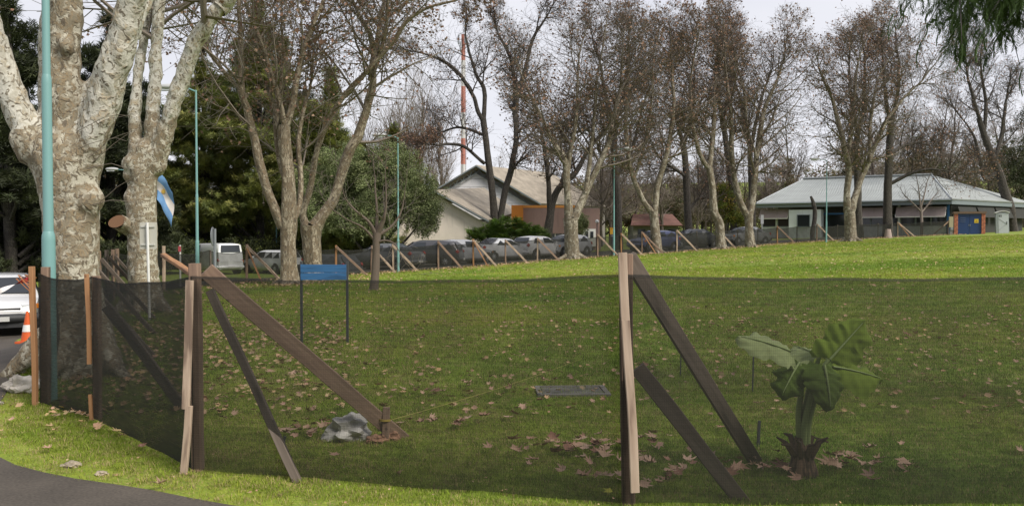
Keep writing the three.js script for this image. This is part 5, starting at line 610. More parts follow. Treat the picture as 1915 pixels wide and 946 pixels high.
{
  const F = farFence, r = mulberry(77), H = 1.42;
  FAR.forEach(([x, z], k) => {
    const y = ground(x, z), lean = (r() - 0.5) * 0.08, wood = [M.woodPink, M.woodPale, M.woodPink, M.woodOrange][k % 4], h = H + (r() - 0.3) * 0.18;
    add('post', new Geo().beam([x, y - 0.25, z], [x + lean, y + h, z], 0.085, 0.085, k + 20), wood, F);
    if (k > 1) { const fx = x + (k < 4 ? 1.5 : 1.25) * (k === 18 ? -1.3 : 1), fz = z + mix(0.2, 0.7, r()); add('brace', new Geo().beam([x + lean + 0.03, y + h - 0.08, z + 0.09], [fx, ground(fx, fz), fz], 0.1, 0.05, k + 40, [0, 0, 1], 0.01), k % 3 ? M.woodPale : M.woodPink, F); if (k % 5 === 2) { const gx = x + 0.8; add('brace', new Geo().beam([x + lean + 0.05, y + h - 0.15, z + 0.12], [gx, ground(gx, z + 0.5), z + 0.6], 0.06, 0.05, k + 60), M.woodOrange, F); } }
    if (k) { const [a, b] = FAR[k - 1], L = Math.hypot(x - a, z - b), n = Math.max(1, Math.round(L / 3)); for (let j = 0; j < n; j++) { const p = [mix(a, x, j / n), mix(b, z, j / n) - 0.08], q = [mix(a, x, (j + 1) / n), mix(b, z, (j + 1) / n) - 0.08]; if (j) add('post', new Geo().beam([p[0], ground(...p) - 0.2, p[1] - 0.06], [p[0], ground(...p) + 1.3, p[1] - 0.06], 0.06, 0.06, k + j), M.woodGrey, F); netPanel(p, q, 1.27 + (r() - 0.5) * 0.1, 1.27 + (r() - 0.5) * 0.1, k < 3 ? 0.1 : 0.05, M.netFar, F, { step: 0.4, rows: 5, puff: 0.05, drape: k < 4 ? 0.8 : 0.3, seed: k * 3 + j, hem: 0.035 }); } }
  });
}
const sideFence = base('net_fence', [0, 0, 0]); tag(sideFence, 'side run of dark netting and posts receding past the massive plane tree', 'fence');
{
  const F = sideFence, n = 6, A = [-4.5, -7.8], B = [-11.55, -23.9];
  for (let k = 0; k <= n; k++) { const t = k / n, x = mix(A[0], B[0], t), z = mix(A[1], B[1], t), y = ground(x, z); if (k && k < n) { add('post', new Geo().beam([x, y - 0.2, z], [x, y + 1.36, z], 0.075, 0.07, k + 80), k % 2 ? M.woodPink : M.woodGrey, F); add('brace', new Geo().beam([x + 0.05, y + 1.2, z], [x + 1.0, ground(x + 1, z - 0.2), z - 0.2], 0.07, 0.04, k + 90), M.woodGrey, F); } if (k < n) { const x2 = mix(A[0], B[0], (k + 1) / n), z2 = mix(A[1], B[1], (k + 1) / n); netPanel([x, z], [x2, z2], 1.24, 1.24, 0.06, M.netFar, F, { step: 0.3, rows: 6, seed: k + 50, drape: 0.3 }); } }
}
// ---------------------------------------------------------------- vehicles
const CAR = {
  hatch: { L: 3.9, w: 0.83, top: [[1.95, 0.62], [1.88, 0.74], [1.65, 0.83], [0.95, 0.95], [0.30, 1.38], [0.05, 1.44], [-0.9, 1.45], [-1.45, 1.38], [-1.85, 0.95], [-1.93, 0.7], [-1.95, 0.6]], ws: [0.9, 0.35], rw: [-1.5, -1.82], sides: [[0.72, 0.12, -0.38], [-0.45, -1.0, -1.4]] },
  sedan: { L: 4.4, w: 0.85, top: [[2.2, 0.6], [2.12, 0.74], [1.9, 0.82], [0.95, 0.95], [0.25, 1.36], [0.0, 1.42], [-0.75, 1.42], [-1.45, 1.04], [-2.05, 0.98], [-2.16, 0.9], [-2.2, 0.6]], ws: [0.9, 0.3], rw: [-0.82, -1.4], sides: [[0.68, 0.08, -0.38], [-0.45, -0.8, -1.15]] },
  wagon: { L: 4.4, w: 0.86, top: [[2.2, 0.62], [2.12, 0.78], [1.9, 0.86], [1.05, 0.98], [0.4, 1.42], [0.1, 1.5], [-1.2, 1.5], [-1.85, 1.44], [-2.12, 1.0], [-2.19, 0.7], [-2.2, 0.6]], ws: [1.0, 0.45], rw: [-1.9, -2.1], sides: [[0.8, 0.2, -0.3], [-0.37, -0.9, -1.15], [-1.22, -1.6, -1.82]] },
  van: { L: 4.6, w: 0.92, top: [[2.3, 0.7], [2.24, 0.95], [2.0, 1.08], [1.55, 1.2], [0.9, 1.85], [0.6, 1.93], [-1.6, 1.95], [-2.15, 1.9], [-2.26, 1.3], [-2.3, 0.8], [-2.3, 0.6]], ws: [1.5, 0.95], rw: [-2.17, -2.25], sides: [[1.2, 0.75, 0.25]] }
};
M.tyre = plain(0.02, 0.02, 0.02, 0.85); M.rim = plain(0.35, 0.36, 0.37, 0.35, { metalness: 0.7 }); M.redLamp = plain(0.3, 0.02, 0.02, 0.2); M.lampGlass = plain(0.55, 0.57, 0.58, 0.15); M.amber = plain(0.6, 0.18, 0.02, 0.25); M.plate = plain(0.5, 0.5, 0.48, 0.5); M.bumper = plain(0.025, 0.026, 0.028, 0.6); M.carGlass = plain(0.03, 0.035, 0.04, 0.06);
const tyreGeo = (() => { const g = lathe([[0.17, -0.09], [0.26, -0.1], [0.3, -0.085], [0.315, -0.05], [0.315, 0.05], [0.3, 0.085], [0.26, 0.1], [0.17, 0.09]], 22); g.rotateX(Math.PI / 2); return g; })();
const rimGeo = (() => { const g = new Geo(); g.tube([V3(0, 0, 0.07), V3(0, 0, 0.1), V3(0, 0, 0.105)], [0.05, 0.05, 0.001], 8); for (let k = 0; k < 7; k++) { const a = k / 7 * 6.283; g.beam([Math.cos(a) * 0.03, Math.sin(a) * 0.03, 0.09], [Math.cos(a) * 0.2, Math.sin(a) * 0.2, 0.07], 0.055, 0.02, k, [0, 0, 1], 0); } const h = lathe([[0.17, -0.06], [0.195, -0.06], [0.2, 0.085], [0.185, 0.085], [0.178, 0.03], [0.02, 0.02]], 22); h.rotateX(Math.PI / 2); const b = g.geo(), c = h.toNonIndexed(), d = b.toNonIndexed(); return mergeGeometries([c, d]); })();
const archGeo = (() => { const g = new THREE.CylinderGeometry(0.37, 0.37, 0.3, 22); g.rotateX(Math.PI / 2); return g; })();
function car(kind, x, z, turn, colour, label, group, o = {}) {
  const C = CAR[kind], root = base('parked_car', [x, ground(x, z) + (o.lift ?? 0.035), z], turn); tag(root, label, kind === 'van' ? 'van' : 'car', group);
  const paint = new THREE.MeshPhysicalMaterial({ color: rgb(...colour), roughness: 0.4, clearcoat: 0.8, clearcoatRoughness: 0.08, metalness: 0.1 });
  const topAt = X => { const t = C.top; for (let k = 0; k < t.length - 1; k++) if (X <= t[k][0] && X >= t[k + 1][0]) return mix(t[k][1], t[k + 1][1], (t[k][0] - X) / (t[k][0] - t[k + 1][0] || 1)); return 0.6; };
  const belt = kind === 'van' ? 1.2 : 0.96, roof = Math.max(...C.top.map(p => p[1])), half = (X) => C.w * (1 - 0.13 * Math.pow(Math.abs(X) / (C.L / 2), 5)), inset = kind === 'van' ? 0.12 : 0.25;
  const zAt = (X, y) => half(X) * (y <= belt ? 1 - 0.03 * Math.pow((y - 0.6) / 0.4, 2) : 0.985 - inset * (y - belt) / (roof - belt));
  const st = []; for (let k = 0; k < C.top.length - 1; k++) { const n = Math.max(1, Math.ceil(Math.abs(C.top[k + 1][0] - C.top[k][0]) / 0.22)); for (let j = 0; j < n; j++) st.push(mix(C.top[k][0], C.top[k + 1][0], j / n)); } st.push(-C.L / 2);
  const g = new Geo(), ring = X => { const T = topAt(X), end = Math.pow(Math.abs(X) / (C.L / 2), 8), yb = 0.2 + 0.1 * end, out = []; const b = Math.min(belt, T - 0.05); for (const [f, e] of [[0, 1], [0.5, 1], [0.85, 0.995]]) out.push([zAt(X, T) * f, T - (1 - e) * 2 - 0.03 * f * f]); out.push([zAt(X, T - 0.06) * 0.99, T - 0.07]); out.push([zAt(X, mix(b, T, 0.45)), mix(b, T - 0.05, 0.45)]); out.push([zAt(X, b), b]); out.push([zAt(X, 0.62) * 1.005, Math.min(0.62, b - 0.02)]); out.push([zAt(X, 0.4), 0.4]); out.push([zAt(X, 0.3) * 0.93, yb]); out.push([0, yb]); return out; };
  const N = 10, ids = st.map(X => { const rr_ = ring(X), a = []; for (let k = 0; k < N; k++) a.push(g.v(X, rr_[k][1], rr_[k][0])); for (let k = N - 2; k > 0; k--) a.push(g.v(X, rr_[k][1], -rr_[k][0])); return a; }), W = ids[0].length;
  for (let k = 0; k < ids.length - 1; k++) for (let j = 0; j < W; j++) { const l = (j + 1) % W; g.tri(ids[k][j], ids[k + 1][j], ids[k + 1][l]).tri(ids[k][j], ids[k + 1][l], ids[k][l]); }
  for (const [e, f] of [[ids[0], 1], [ids[ids.length - 1], -1]]) for (let j = 1; j < W - 1; j++) f > 0 ? g.tri(e[0], e[j], e[j + 1]) : g.tri(e[0], e[j + 1], e[j]);
  const bodyGeo = g.geo(); { const n = bodyGeo.attributes.normal, p = bodyGeo.attributes.position; let s = 0; for (let k = 0; k < n.count; k++) s += n.getZ(k) * p.getZ(k); if (s < 0) { const ix = bodyGeo.index.array; for (let k = 0; k < ix.length; k += 3) { const q = ix[k]; ix[k] = ix[k + 1]; ix[k + 1] = q; } bodyGeo.computeVertexNormals(); } }
  add('body', bodyGeo, paint, root);
  for (const s of [-1, 1]) for (const q of C.sides) { // side panes follow the leaning sides
    const [xf, xm, xb] = q, P = (X, y) => [X, y, s * (zAt(X, y) + 0.012)], y0 = belt + 0.04, pts = [P(xf, y0), P(xb, y0)], yt = X => Math.min(topAt(X) - 0.1, roof - 0.12); pts.push(P(xb + (xb < -1 ? 0.22 : 0), yt(xb + 0.05)), P(xm, yt(xm))); add('side_window', new Geo().slab(s > 0 ? [...pts].reverse() : pts, 0.01), M.carGlass, root); }
  const across = (name, xa, xb, f, mat) => { const ya = topAt(xa), yb = topAt(xb), za = zAt(xa, ya) * f, zb = zAt(xb, yb) * f, q = xb < xa && xa > 0 ? 1 : -1, d = q * 0.03, e = 0.018; return add(name, new Geo().slab(q > 0 ? [[xa + d, ya + e, za], [xa + d, ya + e, -za], [xb + d, yb + e, -zb], [xb + d, yb + e, zb]] : [[xa + d, ya + e, -za], [xb + d, yb + e, -zb], [xb + d, yb + e, zb], [xa + d, ya + e, za]], 0.012), mat, root); };
  across('windscreen', C.ws[0], C.ws[1], 0.88, M.carGlass); across('rear_window', C.rw[0], C.rw[1], 0.82, M.carGlass);
  const ax = C.L / 2 - 0.72; for (const X of [ax, -ax + 0.05]) for (const s of [-1, 1]) { const a = mesh('wheel_arch', archGeo, M.black, root); a.position.set(X, 0.32, s * (half(X) - 0.142)); const w = new THREE.Group(); w.name = 'wheel'; w.position.set(X, 0.315, s * (half(X) - 0.075)); w.rotation.y = s > 0 ? 0 : Math.PI; root.add(w); mesh('tyre', tyreGeo, M.tyre, w); mesh('rim', rimGeo, M.rim, w); }
  const hl = C.L / 2, bm = o.blackBumper ? M.bumper : paint; for (const s of [1, -1]) { const bg = new Geo(), n = 8; const pts = [], rd = []; for (let k = 0; k <= n; k++) { const t = k / n * 2 - 1; pts.push(V3(s * (hl + 0.02 - 0.16 * Math.pow(Math.abs(t), 3)), 0.44, t * C.w * 0.95)); rd.push(0.115); } bg.tube(pts, rd, 8); const bp = bg.geo(); bp.scale(1, 1.0, 1); add('bumper', bp, bm, root); add('number_plate', new Geo().box(s * (hl + 0.14), 0.44, 0, 0.015, 0.11, 0.42), M.plate, root); }
  for (const s of [-1, 1]) { const hy = C.top[1][1] - 0.055, h = add('headlight', new Geo().beam([hl - 0.10, hy, s * C.w * 0.55], [hl - 0.21, hy + 0.015, s * C.w * 0.84], 0.10, 0.13, 1, [0, 1, 0], 0), M.lampGlass, root); add('indicator', new Geo().beam([hl - 0.21, hy + 0.015, s * C.w * 0.85], [hl - 0.33, hy + 0.02, s * C.w * 0.945], 0.09, 0.12, 1, [0, 1, 0], 0), M.amber, h); add('tail_light', new Geo().beam([-hl + 0.05, 0.8, s * C.w * 0.82], [-hl + 0.17, 0.93, s * C.w * 0.86], 0.16, 0.12, 1, [0, 0, 1], 0), M.redLamp, root); add('mirror', new Geo().box(C.ws[0] - 0.25, belt + 0.08, s * (C.w + 0.06), 0.1, 0.13, 0.18), bm, root); }
  add('grille', new Geo().box(hl - 0.045, C.top[0][1] + 0.03, 0, 0.06, 0.07, C.w * 1.05), M.bumper, root);
  if (o.blackBumper) { add('lower_bumper', new Geo().box(hl - 0.02, 0.3, 0, 0.1, 0.16, C.w * 1.6), M.bumper, root); add('wiper', new Geo().beam([0.93, topAt(0.93) + 0.03, 0.1], [0.9, topAt(0.9) + 0.04, 0.62], 0.02, 0.02), M.black, root); }
  return root;
}
const laneG = 'cars parked along the lane behind the far fence';
car('hatch', -13.3, -21.3, -1.05, [0.68, 0.68, 0.67], 'white hatchback with black bumper parked on the road beside the fence', null, { blackBumper: true, lift: 0.008 });
car('hatch', -7.25, -7.75, 1.42, [0.4, 0.41, 0.42], 'silver car whose corner shows in front of the white hatchback', null, { blackBumper: true, lift: 0.008 });
car('van', -19.3, -53, 2.35, [0.66, 0.67, 0.67], 'white delivery van parked behind the sagging net and teal lamp post', laneG);
car('wagon', -15.6, -53, 2.5, [0.6, 0.61, 0.62], 'white estate car parked left of the many-limbed plane tree', laneG);
car('hatch', -9.9, -43.5, 2.6, [0.05, 0.055, 0.06], 'charcoal hatchback parked behind the blue slatted sign', laneG);
car('sedan', -7.0, -44.8, 2.7, [0.10, 0.105, 0.11], 'dark grey saloon parked behind the small pollarded tree', laneG);
car('wagon', -5.0, -46.3, 3.0, [0.045, 0.045, 0.05], 'black estate car parked beside the teal lamp post at the lawn corner', laneG);
car('hatch', -2.9, -48.3, 0.75, [0.3, 0.31, 0.33], 'grey hatchback seen from behind next to the black estate car', laneG);
car('sedan', -0.6, -50.5, 0.75, [0.55, 0.56, 0.57], 'pale silver saloon parked below the juniper bush', laneG);
car('hatch', 1.7, -52.3, 0.85, [0.68, 0.68, 0.67], 'white hatchback seen from behind among the silver parked cars', laneG);
car('hatch', 3.6, -54.2, -2.3, [0.36, 0.37, 0.38], 'mid grey hatchback half hidden by the swollen plane trunk', laneG);
car('hatch', 10.0, -57.5, -2.5, [0.06, 0.075, 0.16], 'dark blue hatchback behind the Y-shaped plane tree', laneG);
car('sedan', 13.2, -60, -2.75, [0.045, 0.047, 0.05], 'black saloon between two plane trees', laneG);
car('sedan', 18.2, -64, -2.6, [0.2, 0.205, 0.21], 'grey saloon parked under the forked plane tree by the pavilion', laneG);

// ---------------------------------------------------------------- street furniture
function lampPost(x, z, H, side, label, o = {}) {
  const root = base('lamp_post', [x, ground(x, z), z]); tag(root, label, 'lamp post', 'teal lamp posts');
  add('base_section', lathe([[0.062, -0.1], [0.06, 1.55], [0.058, 1.6], [0.047, 1.64]], 14), M.teal, root); add('middle_section', lathe([[0.046, 1.62], [0.044, 3.05], [0.043, 3.1], [0.036, 3.14]], 14), M.teal, root); add('upper_section', lathe([[0.036, 3.12], [0.03, H - 0.12], [0.03, H]], 12), M.teal, root);
  add('arm', new Geo().tube([V3(0, H - 0.05, 0), V3(side * 0.25, H + 0.05, 0), V3(side * 0.6, H + 0.08, 0)], [0.028, 0.026, 0.024], 8), M.teal, root);
  const h = new THREE.SphereGeometry(0.5, 14, 10); h.scale(0.75, 0.2, 0.3); h.translate(side * 0.9, H + 0.1, 0); const head = mesh('lamp_head', h, plain(0.4, 0.41, 0.41, 0.6), root); add('lens', new Geo().box(side * 0.95, H + 0.01, 0, 0.4, 0.06, 0.18), M.lampGlass, head); return root;
}
lampPost(-4.46, -7.86, 6.6, -1, 'teal lamp post rising in front of the massive plane trunk'); lampPost(-10.25, -26.6, 6.5, -1, 'teal lamp post between the burled plane tree and the white van'); lampPost(-5.56, -39.9, 6.6, -1, 'slim teal lamp post before the rounded evergreen tree'); lampPost(6.25, -50.1, 6.5, 1, 'teal lamp post in front of the mauve entrance block'); lampPost(23.7, -61.6, 6.2, -1, 'teal lamp post standing in front of the pavilion roof'); lampPost(-21.1, -45, 6, -1, 'teal lamp post mostly hidden behind the burled plane tree'); lampPost(-17.3, -60, 6, 1, 'teal lamp post glimpsed beside the white estate car');
{ const b = base('traffic_sign', [-7.04, ground(-7.04, -15.8), -15.8]); tag(b, 'blank grey-white back of a small sign on a white pole', 'sign'); add('pole', new Geo().tube([V3(0.03, -0.1, 0.03), V3(0, 1.9, 0.03)], [0.026, 0.026], 10), M.white, b);
  const sh = new THREE.Shape(), w = 0.165, h = 0.26, q = 0.03; sh.moveTo(-w + q, -h); sh.lineTo(w - q, -h); sh.quadraticCurveTo(w, -h, w, -h + q); sh.lineTo(w, h - q); sh.quadraticCurveTo(w, h, w - q, h); sh.lineTo(-w + q, h); sh.quadraticCurveTo(-w, h, -w, h - q); sh.lineTo(-w, -h + q); sh.quadraticCurveTo(-w, -h, -w + q, -h);
  const g = new THREE.ExtrudeGeometry(sh, { depth: 0.012, bevelEnabled: false }); g.translate(0, 1.65, -0.02); const pl_ = mesh('panel', g, plain(0.5, 0.49, 0.42, 0.6), b); for (const y of [1.48, 1.83]) add('bracket', new Geo().box(0, y, 0.005, 0.26, 0.03, 0.02), M.offwhite, pl_); }
{ const b = base('slatted_sign', [-2.79, ground(-2.79, -12.1), -12.1], -0.05); tag(b, 'blue two-board sign on slim dark posts standing on the lawn', 'sign'); for (const x of [-0.345, 0.345]) add('post', new Geo().box(x, 0.57, -0.02, 0.032, 1.3, 0.04), M.darkSteel, b); const blue = woodMat([0.03, 0.12, 0.27], [0.024, 0.1, 0.23], [0.016, 0.06, 0.14], 33); add('board', new Geo().beam([-0.34, 1.12, 0.02], [0.34, 1.12, 0.02], 0.115, 0.025, 2, [0, 0, 1], 0.001), blue, b); add('board', new Geo().beam([-0.34, 1.0, 0.02], [0.34, 1.005, 0.02], 0.105, 0.025, 5, [0, 0, 1], 0.001), blue, b); }
{ const b = base('road_sign', [-9.5, ground(-9.5, -26), -26]); tag(b, 'grey oval sign seen almost edge-on behind the netting', 'sign'); add('pole', new Geo().tube([V3(0.04, -0.1, 0), V3(0.04, 2.0, 0)], [0.045, 0.045], 8), M.steel, b); const g = new THREE.CylinderGeometry(0.3, 0.3, 0.02, 24); g.rotateX(Math.PI / 2); g.rotateY(1.72); g.translate(0, 1.75, 0.06); mesh('panel', g, M.steel, b); }
{ const b = base('marker_pole', [-12.6, ground(-12.6, -31), -31]); tag(b, 'thin white pole with a small red plate beside the burled plane tree', 'sign'); add('pole', new Geo().tube([V3(0, -0.1, 0), V3(0, 2.1, 0)], [0.035, 0.035], 8), M.offwhite, b); add('plate', new Geo().box(0, 1.95, 0.05, 0.1, 0.2, 0.02), plain(0.35, 0.05, 0.06, 0.6), b); }
{ const b = base('notice_sign', [20.8, ground(20.8, -68), -68]); tag(b, 'small white rectangular sign on a pole in front of the pavilion windows', 'sign'); add('pole', new Geo().tube([V3(0, -0.1, 0), V3(0, 2.3, 0)], [0.04, 0.04], 8), M.white, b); add('panel', new Geo().box(0, 2.0, 0.06, 0.24, 0.75, 0.03), M.white, b); }
{ // flag: pale blue, white, pale blue with a golden sun, hanging in folds from a pole
  const b = base('flag', [-18.35, ground(-18.35, -42), -42]); tag(b, 'pale blue and white flag with a small golden sun hanging on its pole', 'flag'); add('pole', new Geo().tube([V3(0, 0, 0), V3(0, 6.3, 0)], [0.06, 0.03], 8), M.offwhite, b);
  const blue = plain(0.12, 0.25, 0.44, 0.85, double), wh = plain(0.55, 0.52, 0.48, 0.85, double); const at = (s, t) => { const x = 0.98 * s * (1 - 0.3 * t) + 0.14 * t, y = 5.85 - 1.55 * t - 0.85 * s * s - 0.35 * s; return [x, y - 0.25 * s * t, 0.14 * Math.sin(s * 9 + t * 3) * s + 0.1 * Math.sin(t * 7 + s * 2)]; };
  [[0, 1 / 3, blue], [1 / 3, 2 / 3, wh], [2 / 3, 1, blue]].forEach(([s0, s1, m]) => { const g = new Geo(), n = 8, q = 14; for (let i = 0; i <= n; i++) for (let j = 0; j <= q; j++) g.v(...at(j / q, mix(s0, s1, i / n))); for (let i = 0; i < n; i++) for (let j = 0; j < q; j++) { const a = i * (q + 1) + j; g.tri(a, a + 1, a + q + 2).tri(a, a + q + 2, a + q + 1); } add('stripe', g, m, b); });
  const c = at(0.42, 0.5), sg = new Geo(); for (let k = 0; k < 12; k++) { const a = k / 12 * 6.283, e = a + 0.26, h = a - 0.26; sg.poly([[c[0], c[1], c[2] + 0.05], [c[0] + Math.cos(h) * 0.09, c[1] + Math.sin(h) * 0.09, c[2] + 0.05], [c[0] + Math.cos(a) * 0.16, c[1] + Math.sin(a) * 0.16, c[2] + 0.05], [c[0] + Math.cos(e) * 0.09, c[1] + Math.sin(e) * 0.09, c[2] + 0.05]]); } add('sun_emblem', sg, plain(0.5, 0.33, 0.06, 0.8, double), b);
}
// brick-piered blue utility cupboard, its meter box, and the portable toilet
{ const b = base('utility_cupboard', [42.5, ground(42.5, -76) - 0.1, -76], -0.35); tag(b, 'brick utility cupboard with blue double metal doors and a yellow warning plate', 'cupboard');
  const br = [[0.44, 0.15, 0.085], [0.36, 0.125, 0.075], [0.5, 0.19, 0.105]].map(c => plain(...c, 0.9)), mort = plain(0.24, 0.17, 0.14, 0.95); for (const s of [-1, 1]) { const pier = add('pier', new Geo().box(s * 1.12, 1.0, 0, 0.3, 2.05, 0.75), mort, b); for (let k = 0; k < 14; k++) for (let j = 0; j < 2; j++) { const q = k % 2 ? [-0.085, 0.07][j] : [-0.07, 0.085][j]; const bk = add('brick', new Geo().box(s * 1.12 + q, 0.09 + k * 0.143, 0.385, j === k % 2 ? 0.13 : 0.15, 0.125, 0.04), br[(k * 2 + j + (s > 0 ? 1 : 0)) % 3], pier); } }
  add('lintel', new Geo().box(0, 2.1, 0.02, 2.7, 0.2, 0.9), plain(0.15, 0.1, 0.07, 0.9), b); add('body', new Geo().box(0, 1.0, -0.1, 1.94, 2.0, 0.6), M.darkSteel, b); const bl = plain(0.012, 0.04, 0.135, 0.45);
  for (const s of [-1, 1]) { const d = add('door', new Geo().box(s * 0.485, 1.03, 0.28, 0.95, 1.94, 0.05), bl, b); add('handle', new Geo().box(s * 0.05, 0.95, 0.32, 0.04, 0.16, 0.03), M.steel, d); if (s < 0) for (let k = 0; k < 3; k++) add('louvre', new Geo().box(-0.55, 1.28 + k * 0.17, 0.325, 0.42, 0.045, 0.04), plain(0.1, 0.14, 0.25, 0.5), d); else { const w = add('warning_plate', new Geo().box(0.56, 1.33, 0.32, 0.34, 0.36, 0.015), plain(0.62, 0.45, 0.03, 0.6), d); add('warning_triangle', new Geo().slab([[0.46, 1.24, 0.34], [0.66, 1.24, 0.34], [0.56, 1.42, 0.34]], 0.005), plain(0.45, 0.25, 0.01, 0.6), w); } } }
{ const b = base('meter_box', [40.4, ground(40.4, -75.2), -75.2], -0.3); tag(b, 'beige meter box on a post left of the brick cupboard', 'meter box'); add('post', new Geo().box(0, 0.4, 0, 0.22, 1.0, 0.16), M.greyWall, b); add('box', new Geo().box(0, 1.2, 0, 0.34, 0.98, 0.24), plain(0.38, 0.34, 0.22, 0.7), b); add('lower_box', new Geo().box(0.05, 0.58, 0.06, 0.22, 0.24, 0.2), M.steel, b); }
{ const b = base('portable_toilet', [46.2, ground(46.2, -77) - 0.12, -77], -0.42); tag(b, 'pale grey plastic portable toilet leaning slightly beside the brick cupboard', 'toilet'); b.rotation.z = 0.03; const pg = plain(0.42, 0.45, 0.47, 0.5), lg = plain(0.5, 0.53, 0.55, 0.5); add('cabin', new Geo().slab([[-0.52, 0.06, 0.5], [0.52, 0.06, 0.5], [0.5, 2.02, 0.5], [-0.5, 2.02, 0.5]], 1.0), pg, b); const d = add('door', new Geo().box(0.04, 1.02, 0.52, 0.76, 1.86, 0.045), lg, b); add('handle', new Geo().box(0.33, 1.05, 0.56, 0.05, 0.26, 0.05), M.black, d); add('door_brace', new Geo().beam([-0.28, 1.5, 0.55], [0.3, 1.0, 0.55], 0.06, 0.03).beam([-0.28, 0.45, 0.55], [0.3, 0.98, 0.55], 0.06, 0.03), pg, d);
  const em = new Geo(); for (const x of [-0.26, -0.1]) { em.box(x, 1.72, 0.552, 0.05, 0.16, 0.01); em.tube([V3(x, 1.84, 0.55), V3(x, 1.86, 0.55), V3(x, 1.88, 0.55)], [0.005, 0.032, 0.005], 8); } em.box(-0.18, 1.75, 0.552, 0.014, 0.26, 0.01); add('symbol', em, M.black, d);
  const rg = new Geo(), n = 8; for (let k = 0; k < n; k++) { const t0 = k / n * 2 - 1, t1 = (k + 1) / n * 2 - 1, y = t => 2.05 + 0.17 * (1 - t * t); rg.slab([[t0 * 0.6, y(t0), 0.62], [t1 * 0.6, y(t1), 0.62], [t1 * 0.6, y(t1), -0.6], [t0 * 0.6, y(t0), -0.6]], 0.06); } add('roof', rg, M.white, b); add('skid', new Geo().box(0, 0.03, 0, 1.12, 0.14, 1.06), M.darkSteel, b); }
{ const b = base('concrete_marker', [32.5, ground(32.5, -70.6), -70.6]); tag(b, 'small pinkish concrete block at the foot of the thick dark trunk', 'block'); const g = new THREE.CylinderGeometry(0.24, 0.36, 0.75, 8, 3); g.translate(0, 0.35, 0); mesh('block', g, plain(0.33, 0.26, 0.23, 0.9), b); add('cap', new Geo().box(0, 0.74, 0, 0.34, 0.08, 0.34), plain(0.36, 0.29, 0.25, 0.9), b); }
{ const b = base('globe_lamp', [6.25, ground(6.25, -60), -60]); tag(b, 'short post with a white globe lamp near the kiosk window', 'lamp post'); add('post', new Geo().tube([V3(0, -0.1, 0), V3(0, 2.2, 0)], [0.07, 0.06], 8), plain(0.22, 0.16, 0.14, 0.8), b); const s = new THREE.SphereGeometry(0.14, 14, 10); s.translate(0, 2.32, 0); mesh('globe', s, M.white, b); }
{ const b = base('yellow_box', [7.05, ground(7.05, -57.5), -57.5]); tag(b, 'small yellow box on a pole beside the teal lamp post', 'box'); add('pole', new Geo().tube([V3(0, -0.1, 0), V3(0, 1.4, 0)], [0.04, 0.04], 8), M.steel, b); add('box', new Geo().box(0, 1.55, 0, 0.3, 0.42, 0.2).box(0, 1.78, 0, 0.36, 0.05, 0.26), plain(0.6, 0.32, 0.02, 0.6), b); }
{ // white canopy and notice board across the road on the far left
  const b = base('canopy', [-34.6, ground(-34.6, -55), -55]); tag(b, 'low white fabric canopy with a scalloped edge across the road', 'canopy'); const g = new Geo(), n = 16; const top = g.v(0, 1.95, 0), r1 = [], r2 = []; for (let k = 0; k < n; k++) { const a = k / n * 6.283, w = k % 2 ? 0.94 : 1.04; r1.push(g.v(Math.cos(a) * 0.75, 1.5, Math.sin(a) * 0.75)); r2.push(g.v(Math.cos(a) * 1.32 * w, k % 2 ? 0.9 : 0.78, Math.sin(a) * 1.32 * w)); } for (let k = 0; k < n; k++) { const l = (k + 1) % n; g.tri(top, r1[l], r1[k]).tri(r1[k], r1[l], r2[l]).tri(r1[k], r2[l], r2[k]); } add('fabric', g, plain(0.68, 0.67, 0.66, 0.9, double), b); add('pole', new Geo().tube([V3(0, 0, 0), V3(0, 1.95, 0)], [0.03, 0.03], 8), M.steel, b);
  const q = base('notice_board', [-33.2, ground(-33.2, -54), -54]); tag(q, 'low white notice board with grey lettering on the far verge', 'sign'); const cv = document.createElement('canvas'); cv.width = 512; cv.height = 128; const cx = cv.getContext('2d'); cx.fillStyle = '#c9cac6'; cx.fillRect(0, 0, 512, 128); cx.fillStyle = '#6c7476'; cx.font = 'bold 56px sans-serif'; cx.fillText('TON HY', 150, 84); const t = new THREE.CanvasTexture(cv); t.colorSpace = THREE.SRGBColorSpace;
  const pgm = new THREE.PlaneGeometry(1.6, 0.36); pgm.translate(0, 0.56, 0.026); add('panel', new Geo().box(0, 0.56, 0, 1.62, 0.38, 0.05), M.white, q); mesh('print', pgm, std({ map: t, roughness: 0.7 }), q); for (const x of [-0.6, 0.6]) add('leg', new Geo().box(x, 0.2, -0.04, 0.06, 0.5, 0.04), M.steel, q); }
function cone(x, z, label) { const b = base('traffic_cone', [x, ground(x, z) + 0.008, z]); tag(b, label, 'traffic cone'); add('base_plate', new Geo().box(0, 0.02, 0, 0.36, 0.04, 0.36), plain(0.62, 0.1, 0.015, 0.6), b); add('cone', lathe([[0.15, 0.03], [0.135, 0.06], [0.03, 0.68], [0.022, 0.7], [0.0, 0.7]], 20), plain(0.62, 0.1, 0.015, 0.55), b); add('band', lathe([[0.108, 0.25], [0.083, 0.4]], 20), M.white, b); return b; }
cone(-10.7, -18.0, 'orange traffic cone by the front of the white hatchback'); cone(-6.1, -6.4, 'orange traffic cone at the loose end of the striped tape');
